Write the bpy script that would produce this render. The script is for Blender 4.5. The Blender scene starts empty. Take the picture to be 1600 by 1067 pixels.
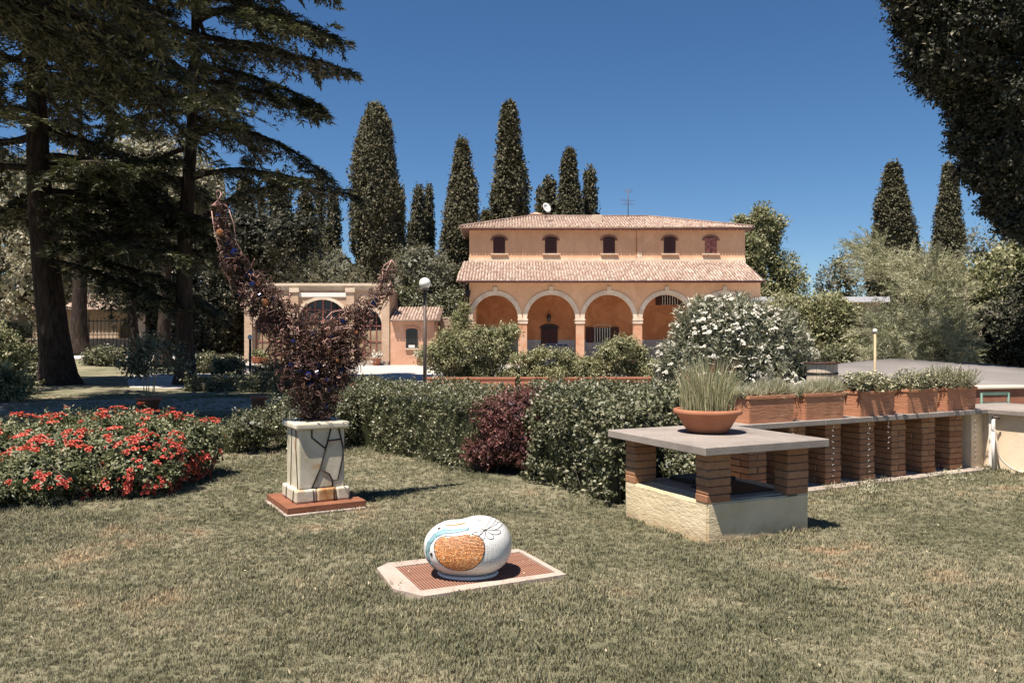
import bpy, bmesh, math, random
import numpy as np
from mathutils import Vector, Matrix

random.seed(11)
RG = np.random.default_rng(11)
SC = bpy.context.scene
COL = SC.collection
PI = math.pi
HZ = 533.5            # horizon row of the 1600 px photograph
FP = 1244.0           # focal length in those pixels (28 mm lens)
EYE = 1.6

# ---------------------------------------------------------------- camera
cam_d = bpy.data.cameras.new('camera'); cam = bpy.data.objects.new('camera', cam_d); COL.objects.link(cam)
cam.location = (0, 0, EYE); cam.rotation_euler = (PI/2, 0, 0)
cam_d.lens = 28.0; cam_d.sensor_width = 36.0; cam_d.clip_start = 0.1; cam_d.clip_end = 2000
SC.camera = cam
# ---------------------------------------------------------------- sky and sun
SUN_EL = math.radians(67.0)
SH = Vector((0.66, 0.75, 0)).normalized()        # direction in which shadows fall
W = bpy.data.worlds.new('World'); SC.world = W; W.use_nodes = True
nt = W.node_tree; nt.nodes.clear()
wo = nt.nodes.new('ShaderNodeOutputWorld'); bg = nt.nodes.new('ShaderNodeBackground'); sk = nt.nodes.new('ShaderNodeTexSky')
sk.sky_type = 'NISHITA'; sk.sun_disc = False; sk.sun_elevation = SUN_EL
sk.sun_rotation = math.atan2(-SH.x, -SH.y)
sk.altitude = 1200; sk.air_density = 1.0; sk.dust_density = 0.1; sk.ozone_density = 5.0
bg.inputs['Strength'].default_value = 0.056
hs = nt.nodes.new('ShaderNodeHueSaturation'); hs.inputs['Saturation'].default_value = 1.15; nt.links.new(sk.outputs[0], hs.inputs['Color']); nt.links.new(hs.outputs[0], bg.inputs[0]); nt.links.new(bg.outputs[0], wo.inputs[0])
sd = bpy.data.lights.new('sun', 'SUN'); sun = bpy.data.objects.new('sun', sd); COL.objects.link(sun)
sd.energy = 5.0; sd.angle = math.radians(0.5); sd.color = (1.0, 0.92, 0.82)
sdir = Vector((SH.x*math.cos(SUN_EL), SH.y*math.cos(SUN_EL), -math.sin(SUN_EL)))
sun.rotation_euler = sdir.to_track_quat('-Z', 'Y').to_euler(); sun.location = (-20, -20, 60)
SC.view_settings.view_transform = 'Standard'; SC.view_settings.look = 'None'
SC.view_settings.exposure = 0.93; SC.view_settings.gamma = 1.0; SC.view_settings.use_curve_mapping = False
cy = SC.cycles
cy.max_bounces = 5; cy.diffuse_bounces = 3; cy.glossy_bounces = 2; cy.transmission_bounces = 3; cy.transparent_max_bounces = 6
cy.use_denoising = True; cy.caustics_reflective = False; cy.caustics_refractive = False
try: cy.denoising_prefilter = 'ACCURATE'
except Exception: pass

# ---------------------------------------------------------------- naming helpers
def link(o, parent=None):
    COL.objects.link(o)
    if parent is not None: o.parent = parent
    return o
def tag(o, label=None, cat=None, group=None, kind=None):
    if label: o['label'] = label
    if cat: o['category'] = cat
    if group: o['group'] = group
    if kind: o['kind'] = kind
    return o
def thing(name, label, cat, loc=(0, 0, 0), rz=0.0, group=None):
    o = bpy.data.objects.new(name, None); o.empty_display_size = 0.2
    o.location = loc; o.rotation_euler = (0, 0, rz); COL.objects.link(o)
    return tag(o, label, cat, group)
def at(px, py, D):
    return Vector(((px-800)/FP*D, D, EYE-(py-HZ)/FP*D))

# ---------------------------------------------------------------- mesh builder
class MB:
    def __init__(s): s.v = []; s.f = []; s.sm = []
    def add(s, vs, fs, smooth=False):
        b = len(s.v); s.v += [tuple(v) for v in vs]; s.f += [tuple(i+b for i in f) for f in fs]; s.sm += [smooth]*len(fs); return s
    def box(s, x0, x1, y0, y1, z0, z1):
        vs = [(x0,y0,z0),(x1,y0,z0),(x1,y1,z0),(x0,y1,z0),(x0,y0,z1),(x1,y0,z1),(x1,y1,z1),(x0,y1,z1)]
        return s.add(vs, [(0,3,2,1),(4,5,6,7),(0,1,5,4),(1,2,6,5),(2,3,7,6),(3,0,4,7)])
    def tube(s, pts, rad, n=8, cap=True, smooth=True):
        pts = [Vector(p) for p in pts]; m = len(pts)
        if not hasattr(rad, '__len__'): rad = [rad]*m
        vs = []; up = Vector((0.13, 0.07, 1))
        for i, p in enumerate(pts):
            t = (pts[min(i+1, m-1)]-pts[max(i-1, 0)]).normalized()
            a = t.cross(up)
            if a.length < 1e-3: a = t.cross(Vector((1, 0, 0)))
            a.normalize(); b = t.cross(a)
            for k in range(n):
                q = 2*PI*k/n; vs.append(p+(a*math.cos(q)+b*math.sin(q))*rad[i])
        fs = [(i*n+k, i*n+(k+1) % n, (i+1)*n+(k+1) % n, (i+1)*n+k) for i in range(m-1) for k in range(n)]
        s.add(vs, fs, smooth)
        if cap:
            b = len(s.v)-n*m
            s.f.append(tuple(b+k for k in range(n))[::-1]); s.f.append(tuple(b+(m-1)*n+k for k in range(n))); s.sm += [False]*2
        return s
    def lathe(s, prof, n=24, c=(0, 0, 0), smooth=True):
        vs = [(c[0]+r*math.cos(2*PI*k/n), c[1]+r*math.sin(2*PI*k/n), c[2]+z) for r, z in prof for k in range(n)]
        fs = [(i*n+k, i*n+(k+1) % n, (i+1)*n+(k+1) % n, (i+1)*n+k) for i in range(len(prof)-1) for k in range(n)]
        s.add(vs, fs, smooth)
        if prof[0][0] > 1e-4: b = len(s.v)-n*len(prof); s.f.append(tuple(b+k for k in range(n))[::-1]); s.sm.append(False)
        if prof[-1][0] > 1e-4: b = len(s.v)-n; s.f.append(tuple(b+k for k in range(n))); s.sm.append(False)
        return s
    def prism(s, poly, z0, z1):          # poly in x,y counter-clockwise
        n = len(poly); vs = [(x, y, z0) for x, y in poly]+[(x, y, z1) for x, y in poly]
        return s.add(vs, [tuple(range(n))[::-1], tuple(range(n, 2*n))]+[(i, (i+1) % n, n+(i+1) % n, n+i) for i in range(n)])
    def prism_y(s, poly, y0, y1):        # poly in x,z seen from the front (-Y), counter-clockwise
        n = len(poly); vs = [(x, y0, z) for x, z in poly]+[(x, y1, z) for x, z in poly]
        return s.add(vs, [tuple(range(n)), tuple(range(n, 2*n))[::-1]]+[((i+1) % n, i, n+i, n+(i+1) % n) for i in range(n)])
    def mesh(s, name, mat=None):
        me = bpy.data.meshes.new(name); me.from_pydata([tuple(v) for v in s.v], [], s.f)
        me.polygons.foreach_set('use_smooth', s.sm)
        if mat: me.materials.append(mat)
        me.update(); return me
    def build(s, name, mat, parent=None, bevel=0.0, seg=2, jitter=0.0):
        me = s.mesh(name, mat)
        if bevel or jitter:
            bm = bmesh.new(); bm.from_mesh(me)
            if bevel:
                bmesh.ops.bevel(bm, geom=list(bm.edges), offset=bevel, segments=seg, affect='EDGES', profile=0.5)
            if jitter:
                for v in bm.verts: v.co += Vector((random.gauss(0, jitter), random.gauss(0, jitter), random.gauss(0, jitter)))
            bm.to_mesh(me); bm.free()
        return link(bpy.data.objects.new(name, me), parent)

# ---------------------------------------------------------------- material helpers
class NT:
    def __init__(s, name):
        s.m = bpy.data.materials.new(name); s.m.use_nodes = True; s.t = s.m.node_tree; s.t.nodes.clear()
        s.out = s.t.nodes.new('ShaderNodeOutputMaterial')
    def n(s, typ, **kw):
        nd = s.t.nodes.new('ShaderNode'+typ)
        for k, v in kw.items():
            if k.startswith('i_'):
                nd.inputs[k[2:].replace('_', ' ')].default_value = v
            else: setattr(nd, k, v)
        return nd
    def l(s, a, b): s.t.links.new(a, b)
    def coord(s, which='Object', scale=None):
        tc = s.n('TexCoord'); o = tc.outputs[which]
        if scale is not None:
            mp = s.n('Mapping'); mp.inputs['Scale'].default_value = scale if hasattr(scale, '__len__') else (scale,)*3
            s.l(o, mp.inputs[0]); o = mp.outputs[0]
        return o
    def world(s):
        g = s.n('NewGeometry'); return g.outputs['Position']
    def noise(s, vec, scale, detail=4, rough=0.55, dist=0.0):
        nd = s.n('TexNoise'); nd.inputs['Scale'].default_value = scale; nd.inputs['Detail'].default_value = detail
        nd.inputs['Roughness'].default_value = rough; nd.inputs['Distortion'].default_value = dist
        s.l(vec, nd.inputs['Vector']); return nd.outputs['Fac']
    def ramp(s, fac, stops):
        r = s.n('ValToRGB'); e = r.color_ramp.elements
        while len(e) < len(stops): e.new(0.5)
        for el, (p, c) in zip(e, stops):
            el.position = p; el.color = (*c, 1) if len(c) == 3 else c
        s.l(fac, r.inputs[0]); return r.outputs[0]
    def mix(s, fac, a, b, mode='MIX'):
        m = s.n('Mix', data_type='RGBA', blend_type=mode)
        for sock, v in ((m.inputs[0], fac), (m.inputs[6], a), (m.inputs[7], b)):
            if hasattr(v, 'is_linked') or hasattr(v, 'links'): s.l(v, sock)
            elif hasattr(v, '__len__'): sock.default_value = (*v, 1) if len(v) == 3 else v
            else: sock.default_value = v
        return m.outputs[2]
    def math(s, op, a, b=0.0, clamp=False):
        m = s.n('Math', operation=op, use_clamp=clamp)
        for sock, v in ((m.inputs[0], a), (m.inputs[1], b)):
            if hasattr(v, 'links'): s.l(v, sock)
            else: sock.default_value = v
        return m.outputs[0]
    def bump(s, h, strength=0.3, dist=0.01, nrm=None):
        b = s.n('Bump'); b.inputs['Strength'].default_value = strength; b.inputs['Distance'].default_value = dist
        s.l(h, b.inputs['Height'])
        if nrm is not None: s.l(nrm, b.inputs['Normal'])
        return b.outputs[0]
    def pbr(s, col, rough=0.8, metal=0.0, nrm=None, spec=0.3, extra=None):
        p = s.n('BsdfPrincipled')
        for k, v in (('Base Color', col), ('Roughness', rough), ('Metallic', metal)):
            if hasattr(v, 'links'): s.l(v, p.inputs[k])
            elif hasattr(v, '__len__'): p.inputs[k].default_value = (*v, 1)
            else: p.inputs[k].default_value = v
        p.inputs['Specular IOR Level'].default_value = spec
        if nrm is not None: s.l(nrm, p.inputs['Normal'])
        for k, v in (extra or {}).items(): p.inputs[k].default_value = v
        s.l(p.outputs[0], s.out.inputs[0]); s.p = p; return s.m

def plain(name, c, rough=0.6, metal=0.0, var=0.18, scale=6.0, bump=0.15, spec=0.3):
    n = NT(name); v = n.coord('Object'); f = n.noise(v, scale, 6)
    col = n.ramp(f, [(0.3, tuple(x*(1-var) for x in c)), (0.7, tuple(min(1, x*(1+var)) for x in c))])
    return n.pbr(col, rough, metal, n.bump(n.noise(v, scale*8, 3), bump, 0.01), spec)
def leafmat(name, stops, rough=0.5, trans=0.25, spec=0.3, big=None):
    trans *= 0.6
    n = NT(name); a = n.n('Attribute', attribute_name='rnd'); col = n.ramp(a.outputs['Fac'], stops)
    if big:
        f = n.noise(n.world(), big[0], 2); f2 = n.ramp(f, [(0.35, (0, 0, 0)), (0.65, (1, 1, 1))])
        col = n.mix(f2, col, n.mix(0.65, col, big[1]))
    p = n.n('BsdfPrincipled'); n.l(col, p.inputs['Base Color']); p.inputs['Roughness'].default_value = rough
    p.inputs['Specular IOR Level'].default_value = spec
    if trans > 0:
        t = n.n('BsdfTranslucent'); n.l(n.mix(0.4, col, (0.3, 0.34, 0.08)), t.inputs[0]); mx = n.n('MixShader'); mx.inputs[0].default_value = trans
        n.l(p.outputs[0], mx.inputs[1]); n.l(t.outputs[0], mx.inputs[2]); n.l(mx.outputs[0], n.out.inputs[0])
    else: n.l(p.outputs[0], n.out.inputs[0])
    return n.m

# ---------------------------------------------------------------- foliage (numpy)
def unit(a): return a/np.maximum(np.linalg.norm(a, axis=1, keepdims=True), 1e-9)
_K = RG.normal(size=(14, 3)); _PH = RG.uniform(0, 6.28, 14)
def nz(p, f=1.0):                # cheap smooth noise, about -1..1
    return np.sin(p@(_K*f).T+_PH).sum(1)/4.2
def fast_mesh(name, V, F, mat, rnd=None, smooth=False):
    me = bpy.data.meshes.new(name); k = F.shape[1]
    me.vertices.add(len(V)); me.vertices.foreach_set('co', V.astype(np.float32).ravel())
    me.loops.add(F.size); me.loops.foreach_set('vertex_index', F.astype(np.int32).ravel())
    me.polygons.add(len(F)); me.polygons.foreach_set('loop_start', np.arange(0, F.size, k, dtype=np.int32))
    me.polygons.foreach_set('loop_total', np.full(len(F), k, dtype=np.int32))
    if smooth: me.polygons.foreach_set('use_smooth', np.ones(len(F), dtype=bool))
    if rnd is not None:
        at_ = me.attributes.new('rnd', 'FLOAT', 'FACE'); at_.data.foreach_set('value', rnd.astype(np.float32))
    if mat: me.materials.append(mat)
    me.update(calc_edges=True); return me
def leaf_arrays(P, N, A, L, Wd, quad=True, fold=0.15):
    """leaves at P with normal N and long axis A, length L, width Wd"""
    n = len(P); A = unit(A-(A*N).sum(1, keepdims=True)*N*0.8); B = unit(np.cross(A, N)); L = L[:, None]; Wd = Wd[:, None]
    if quad:
        V = np.stack([P, P+A*L*0.45+B*Wd*0.5+N*Wd*fold, P+A*L, P+A*L*0.45-B*Wd*0.5+N*Wd*fold], 1).reshape(-1, 3)
        F = np.arange(4*n).reshape(n, 4)
    else:
        V = np.stack([P+B*Wd*0.5, P-B*Wd*0.5, P+A*L], 1).reshape(-1, 3); F = np.arange(3*n).reshape(n, 3)
    return V, F
def leaves(name, P, N, A, L, Wd, mat, parent=None, quad=True, rnd=None, label=None):
    V, F = leaf_arrays(P, unit(N), A, L, Wd, quad)
    if rnd is None: rnd = RG.random(len(P))
    o = link(bpy.data.objects.new(name, fast_mesh(name, V, F, mat, rnd)), parent); o['kind'] = 'stuff'
    if label: o['label'] = label
    return o
def rdir(n): return unit(RG.normal(size=(n, 3)))
def blob_points(blobs, n, lump=0.14, freq=2.2, deep=0.3, zmin=0.02):
    """points near the lumpy skin of a union of ellipsoids (cx,cy,cz,rx,ry,rz)"""
    B = np.array(blobs, float); w = (B[:, 3]*B[:, 4]+B[:, 3]*B[:, 5]+B[:, 4]*B[:, 5]); w /= w.sum()
    m = int(n*1.9); i = RG.choice(len(B), m, p=w); d = rdir(m); c = B[i, :3]; r = B[i, 3:]
    rho = 1+lump*nz(c+d*r, freq)+lump*0.5*nz(c+d*r, freq*2.7)-np.abs(RG.normal(size=m))*deep*0.35
    P = c+d*r*rho[:, None]; N = unit(d/r)
    q = np.linalg.norm((P[:, None, :]-B[None, :, :3])/B[None, :, 3:], axis=2); q[np.arange(m), i] = 9
    ok = (q.min(1) > 0.86) & (P[:, 2] > zmin)
    P, N = P[ok][:n], N[ok][:n]; return P, N
def sprays(C, Nc, per, ls, asp, spread, up=0.35, wild=0.7, droop=0.0, zmin=0.02):
    """per leaves round each twig centre: arrays for leaves()"""
    m = len(C); tw = unit(Nc*0.9+rdir(m)*0.55+np.array([0, 0, up-droop])); k = np.repeat(np.arange(m), per); q = RG.uniform(-0.5, 1.0, len(k))[:, None]*spread
    P = C[k]+tw[k]*q+RG.normal(size=(len(k), 3))*spread*0.28; A = unit(tw[k]*0.8+rdir(len(k))*0.8+np.array([0, 0, -droop*0.6])); N = unit(Nc[k]*0.5+rdir(len(k))*wild+np.array([0, 0, up]))
    L = ls*RG.uniform(0.6, 1.35, len(k)); P[:, 2] = np.maximum(P[:, 2], zmin); tone = np.clip(RG.normal(0.5, 0.17, m)[k]+RG.normal(0, 0.2, len(k)), 0, 1)
    return P, N, A, L, L*asp, tone
def crown(name, blobs, n, ls, mat, parent, asp=0.5, lump=0.14, freq=2.2, deep=0.3, up=0.35, droop=0.0, quad=True, core=0.8, wild=0.7, zmin=0.02, per=11, spread=None):
    C, Nc = blob_points(blobs, max(1, n//per), lump, freq, deep, zmin); P, N, A, L, Wd, tone = sprays(C, Nc, per, ls, asp, spread or ls*1.9, up, wild, droop, zmin)
    o = leaves(name, P, N, A, L, Wd, mat, parent, quad, tone)
    if core:
        B = np.array(blobs, float); B2 = B.copy(); B2[:, 3:] *= core; area = (4*PI*(B2[:, 3]*B2[:, 4]+B2[:, 3]*B2[:, 5]+B2[:, 4]*B2[:, 5])/3).sum(); cs = max(ls*2.6, 0.03); k = int(min(22000, area/(cs*cs*asp*0.5)*1.3))
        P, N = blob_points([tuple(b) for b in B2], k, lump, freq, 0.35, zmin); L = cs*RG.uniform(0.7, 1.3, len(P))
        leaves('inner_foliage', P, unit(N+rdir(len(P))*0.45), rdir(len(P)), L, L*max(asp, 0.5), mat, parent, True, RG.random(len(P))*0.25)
    return o
def copy_tree(o, parent=None):
    c = o.copy(); COL.objects.link(c)
    if parent is not None: c.parent = parent
    for ch in o.children: copy_tree(ch, c)
    return c
# ---------------------------------------------------------------- materials
def brickmat(name, c1, c2, mortar, w=0.25, h=0.075, ms=0.012, bump=0.5):
    n = NT(name); tc = n.coord('Object'); sx = n.n('SeparateXYZ'); n.l(tc, sx.inputs[0])
    cb = n.n('CombineXYZ'); n.l(n.math('ADD', sx.outputs[0], sx.outputs[1]), cb.inputs[0]); n.l(sx.outputs[2], cb.inputs[1])
    b = n.n('TexBrick'); n.l(cb.outputs[0], b.inputs['Vector']); b.inputs['Scale'].default_value = 1.0
    b.inputs['Brick Width'].default_value = w; b.inputs['Row Height'].default_value = h; b.inputs['Mortar Size'].default_value = ms
    b.inputs['Color1'].default_value = (*c1, 1); b.inputs['Color2'].default_value = (*c2, 1); b.inputs['Mortar'].default_value = (*mortar, 1)
    f = n.noise(tc, 1.3, 5); col = n.mix(n.ramp(f, [(0.35, (0, 0, 0)), (0.7, (0.6, 0.6, 0.6))]), b.outputs['Color'], (0.62, 0.50, 0.38), 'MIX')
    hgt = n.math('SUBTRACT', 1.0, b.outputs['Fac'])
    return n.pbr(col, 0.9, 0, n.bump(hgt, bump, 0.02), 0.2)
M = {}
M['brick_wall'] = brickmat('old_brick', (0.42, 0.22, 0.13), (0.52, 0.33, 0.21), (0.52, 0.43, 0.33), 0.28, 0.085, 0.014)
M['pier_brick'] = brickmat('pier_brick', (0.56, 0.22, 0.11), (0.62, 0.28, 0.15), (0.5, 0.34, 0.24), 0.28, 0.075, 0.01)
def stucco(name, c, c2, streak=0.5, rough=0.92):
    n = NT(name); v = n.coord('Object'); f = n.noise(v, 0.8, 8, 0.7, 0.8)
    mp = n.n('Mapping'); mp.inputs['Scale'].default_value = (1.6, 1.6, 0.18); n.l(v, mp.inputs[0])
    g = n.noise(mp.outputs[0], 1.0, 5, 0.6)
    col = n.ramp(f, [(0.34, tuple(x*0.95 for x in c2)), (0.46, c2), (0.58, c), (0.70, tuple(min(1, x*1.05+0.01) for x in c))]); col = n.mix(n.math('MULTIPLY', n.ramp(g, [(0.5, (0, 0, 0)), (0.75, (1, 1, 1))]), streak), col, tuple(x*0.72 for x in c2))
    return n.pbr(col, rough, 0, n.bump(n.noise(v, 22, 5), 0.25, 0.01), 0.15)
M['salmon'] = stucco('salmon_stucco', (0.76, 0.465, 0.28), (0.70, 0.415, 0.245), 0.35)
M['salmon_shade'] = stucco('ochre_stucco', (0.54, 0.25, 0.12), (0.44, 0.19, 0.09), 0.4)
M['pink_stucco'] = stucco('pink_stucco', (0.66, 0.40, 0.28), (0.57, 0.33, 0.22), 0.3)
M['cream'] = stucco('cream_plaster', (0.80, 0.66, 0.48), (0.70, 0.56, 0.40), 0.3)
M['cream_stone'] = stucco('cream_stone', (0.72, 0.60, 0.47), (0.62, 0.5, 0.38), 0.3)
M['grey_plaster'] = stucco('grey_plaster', (0.42, 0.42, 0.44), (0.36, 0.36, 0.38), 0.2)
M['block_plaster'] = None
# rendered block under the table: cream, earth-splashed foot, trowelled relief
n = NT('rough_cream_render'); v = n.coord('Object'); sx = n.n('SeparateXYZ'); n.l(v, sx.inputs[0])
f = n.noise(v, 3.0, 7, 0.65); base = n.ramp(f, [(0.3, (0.58, 0.47, 0.29)), (0.65, (0.70, 0.58, 0.39))])
dirt = n.math('ADD', n.math('MULTIPLY', sx.outputs[2], -6.0), n.math('MULTIPLY', n.noise(v, 9, 5), 1.6), False)
dd = n.ramp(dirt, [(0.0, (0, 0, 0)), (0.75, (1, 1, 1))]); base = n.mix(n.math('MULTIPLY', dd, 0.6), base, (0.40, 0.27, 0.15))
mp = n.n('Mapping'); mp.inputs['Scale'].default_value = (1, 1, 2.2); n.l(v, mp.inputs[0])
hh = n.math('ADD', n.math('MULTIPLY', n.noise(mp.outputs[0], 14, 6, 0.65), 1.0), n.math('MULTIPLY', n.noise(v, 55, 4), 0.25))
M['block_plaster'] = n.pbr(base, 0.95, 0, n.bump(hh, 0.9, 0.012), 0.15)
# concrete slab
def concrete(name, c, stain, sc=1.0, rough=0.9):
    n = NT(name); v = n.coord('Object'); f = n.noise(v, 2.2*sc, 8, 0.62, 0.3); g = n.noise(v, 60*sc, 3, 0.7)
    base = n.ramp(f, [(0.3, tuple(x*0.72 for x in c)), (0.5, c), (0.72, tuple(min(1, x*1.15) for x in c))])
    base = n.mix(n.ramp(g, [(0.45, (0, 0, 0)), (0.7, (0.55, 0.55, 0.55))]), base, stain)
    vo = n.n('TexVoronoi'); vo.inputs['Scale'].default_value = 45*sc; n.l(v, vo.inputs['Vector'])
    pit = n.ramp(vo.outputs['Distance'], [(0.05, (0, 0, 0)), (0.25, (1, 1, 1))])
    hh = n.math('ADD', n.math('MULTIPLY', pit, 0.5), n.math('MULTIPLY', g, 0.8))
    return n.pbr(base, rough, 0, n.bump(hh, 0.5, 0.006), 0.2)
M['slab'] = concrete('weathered_concrete', (0.29, 0.25, 0.22), (0.14, 0.115, 0.10))
M['pad'] = concrete('pink_concrete', (0.42, 0.34, 0.285), (0.26, 0.2, 0.16), 1.5)
M['paving'] = concrete('paving_concrete', (0.38, 0.32, 0.27), (0.22, 0.18, 0.15))
# bricks of the pillars: colour per object
def obrick(name, a, b, c):
    n = NT(name); v = n.coord('Object'); oi = n.n('ObjectInfo')
    base = n.ramp(oi.outputs['Random'], [(0.0, a), (0.5, b), (1.0, c)])
    geo = n.world(); g = n.noise(geo, 30, 6, 0.65); base = n.mix(n.ramp(g, [(0.4, (0, 0, 0)), (0.75, (0.7, 0.7, 0.7))]), base, tuple(x*0.55 for x in a))
    return n.pbr(base, 0.92, 0, n.bump(n.noise(geo, 90, 5), 0.6, 0.004), 0.15)
M['brick'] = obrick('ochre_brick', (0.37, 0.19, 0.105), (0.44, 0.24, 0.135), (0.31, 0.145, 0.08))
M['mortar'] = plain('mortar', (0.16, 0.12, 0.09), 0.95)
def terra(name, c, c2, lines=8.0):
    n = NT(name); v = n.coord('Object'); f = n.noise(v, 3.5, 6, 0.6)
    base = n.ramp(f, [(0.3, c2), (0.6, c), (0.8, tuple(min(1, x*1.25+0.03) for x in c))])
    mp = n.n('Mapping'); mp.inputs['Scale'].default_value = (1.5, 1.5, lines*1.6); n.l(v, mp.inputs[0])
    st = n.noise(mp.outputs[0], 3.2, 5, 0.6, 0.6)
    cr = n.ramp(st, [(0.40, (0, 0, 0)), (0.5, (1, 1, 1))])
    gate = n.ramp(n.noise(v, 2.4, 2), [(0.45, (0, 0, 0)), (0.6, (1, 1, 1))])
    base = n.mix(n.math('MULTIPLY', n.math('MULTIPLY', n.math('SUBTRACT', 1.0, cr), gate), 0.55 if lines > 2 else 0.0), base, tuple(x*0.35 for x in c2))
    hh = n.math('ADD', n.math('MULTIPLY', cr, 0.6), n.math('MULTIPLY', n.noise(v, 70, 4), 0.3))
    return n.pbr(base, 0.85, 0, n.bump(hh, 0.6 if lines > 2 else 0.15, 0.006), 0.2)
M['terra'] = terra('terracotta_box', (0.50, 0.235, 0.135), (0.41, 0.18, 0.10))
M['terra2'] = terra('terracotta_bowl', (0.37, 0.16, 0.09), (0.28, 0.11, 0.06), 1.0)
M['terra_far'] = terra('terracotta_far', (0.38, 0.16, 0.10), (0.3, 0.12, 0.07), 1.0)
M['dry_leaf'] = plain('dry_leaf', (0.42, 0.34, 0.23), 0.8)
M['soil'] = plain('soil', (0.06, 0.04, 0.025), 0.95, 0, 0.4, 20, 0.8)
# marble pedestal with rusty streaks
n = NT('old_marble'); v = n.coord('Object'); f = n.noise(v, 2.5, 8, 0.65, 1.0)
base = n.ramp(f, [(0.3, (0.42, 0.36, 0.25)), (0.5, (0.58, 0.52, 0.40)), (0.8, (0.68, 0.62, 0.51))])
mp = n.n('Mapping'); mp.inputs['Scale'].default_value = (7, 7, 0.7); n.l(v, mp.inputs[0]); g = n.noise(mp.outputs[0], 1.0, 5)
base = n.mix(n.math('MULTIPLY', n.ramp(g, [(0.5, (0, 0, 0)), (0.68, (1, 1, 1))]), 0.4), base, (0.42, 0.36, 0.22))
g2 = n.noise(v, 6, 4); base = n.mix(n.math('MULTIPLY', n.ramp(g2, [(0.58, (0, 0, 0)), (0.7, (1, 1, 1))]), 0.6), base, (0.45, 0.22, 0.07))
M['marble'] = n.pbr(base, 0.55, 0, n.bump(n.noise(v, 40, 5), 0.35, 0.004), 0.3)
n = NT('rust_stained_marble'); v = n.coord('Object'); f = n.noise(v, 5, 6, 0.6, 0.6)
M['marble_rust'] = n.pbr(n.ramp(f, [(0.38, (0.62, 0.50, 0.34)), (0.52, (0.46, 0.26, 0.11)), (0.66, (0.30, 0.12, 0.04))]), 0.6, 0, n.bump(n.noise(v, 40, 5), 0.35, 0.004), 0.3)
def rust(name, a, b, rough=0.8):
    n = NT(name); v = n.coord('Object'); f = n.noise(v, 9, 8, 0.7)
    return n.pbr(n.ramp(f, [(0.3, a), (0.7, b)]), rough, 0.1, n.bump(n.noise(v, 60, 5), 0.4, 0.004), 0.3)
M['corten'] = rust('corten_steel', (0.17, 0.065, 0.035), (0.27, 0.11, 0.06))
M['grate'] = rust('rusty_grate', (0.22, 0.105, 0.07), (0.36, 0.19, 0.13))
M['iron'] = rust('black_iron', (0.025, 0.02, 0.018), (0.06, 0.04, 0.03), 0.6)
M['wire'] = rust('rusty_wire', (0.04, 0.02, 0.016), (0.15, 0.075, 0.055), 0.6)
M['wire_light'] = rust('pinkish_wire', (0.42, 0.24, 0.20), (0.55, 0.34, 0.28), 0.6)
n = NT('blue_glass'); M['blue_glass'] = n.pbr((0.005, 0.010, 0.07), 0.12, 0, None, 0.6)
n = NT('amber_glass'); M['amber_glass'] = n.pbr((0.26, 0.10, 0.03), 0.2, 0, None, 0.6)
M['dark_wood'] = plain('dark_brown_wood', (0.06, 0.022, 0.02), 0.6, 0, 0.3, 8)
M['worn_wood'] = plain('worn_red_wood', (0.30, 0.12, 0.10), 0.8, 0, 0.6, 5)
M['white'] = plain('white_plaster', (0.78, 0.75, 0.70), 0.8, 0, 0.06)
M['white_glass'] = plain('opal_glass', (0.80, 0.78, 0.70), 0.25, 0, 0.03, 2, 0.0, 0.5)
M['lamp_metal'] = plain('grey_brown_metal', (0.13, 0.10, 0.085), 0.6, 0.3)
M['black_metal'] = plain('black_metal', (0.02, 0.02, 0.022), 0.5, 0.2)
M['grey_roof'] = plain('grey_sheet', (0.50, 0.50, 0.52), 0.7)
n = NT('dark_window_glass'); M['glass'] = n.pbr((0.02, 0.02, 0.025), 0.08, 0, None, 0.5)
n = NT('interior_curtain'); v = n.coord('Object'); f = n.noise(v, 1.2, 5, 0.6)
M['curtain'] = n.pbr(n.ramp(f, [(0.35, (0.22, 0.15, 0.09)), (0.7, (0.42, 0.32, 0.20))]), 0.5, 0, None, 0.6)
# roof tiles
n = NT('clay_roof_tiles'); a = n.n('Attribute', attribute_name='rnd'); f = n.noise(n.coord('Object'), 1.1, 5, 0.65)
base = n.ramp(a.outputs['Fac'], [(0.0, (0.21, 0.135, 0.105)), (0.35, (0.37, 0.25, 0.195)), (0.7, (0.48, 0.36, 0.29)), (1.0, (0.60, 0.49, 0.41))])
base = n.mix(n.ramp(f, [(0.4, (0, 0, 0)), (0.7, (0.5, 0.5, 0.5))]), base, (0.36, 0.30, 0.26))
M['tiles'] = n.pbr(base, 0.9, 0, None, 0.15)
# bark
def bark(name, a, b, s=7.0):
    n = NT(name); v = n.coord('Object'); mp = n.n('Mapping'); mp.inputs['Scale'].default_value = (1, 1, 0.22); n.l(v, mp.inputs[0])
    f = n.noise(mp.outputs[0], s, 7, 0.65, 0.6)
    return n.pbr(n.ramp(f, [(0.35, a), (0.65, b)]), 0.95, 0, n.bump(f, 1.0, 0.06), 0.1)
M['bark'] = bark('cedar_bark', (0.016, 0.012, 0.010), (0.065, 0.048, 0.038))
M['bark2'] = bark('grey_bark', (0.08, 0.065, 0.05), (0.22, 0.18, 0.14), 12)
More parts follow.
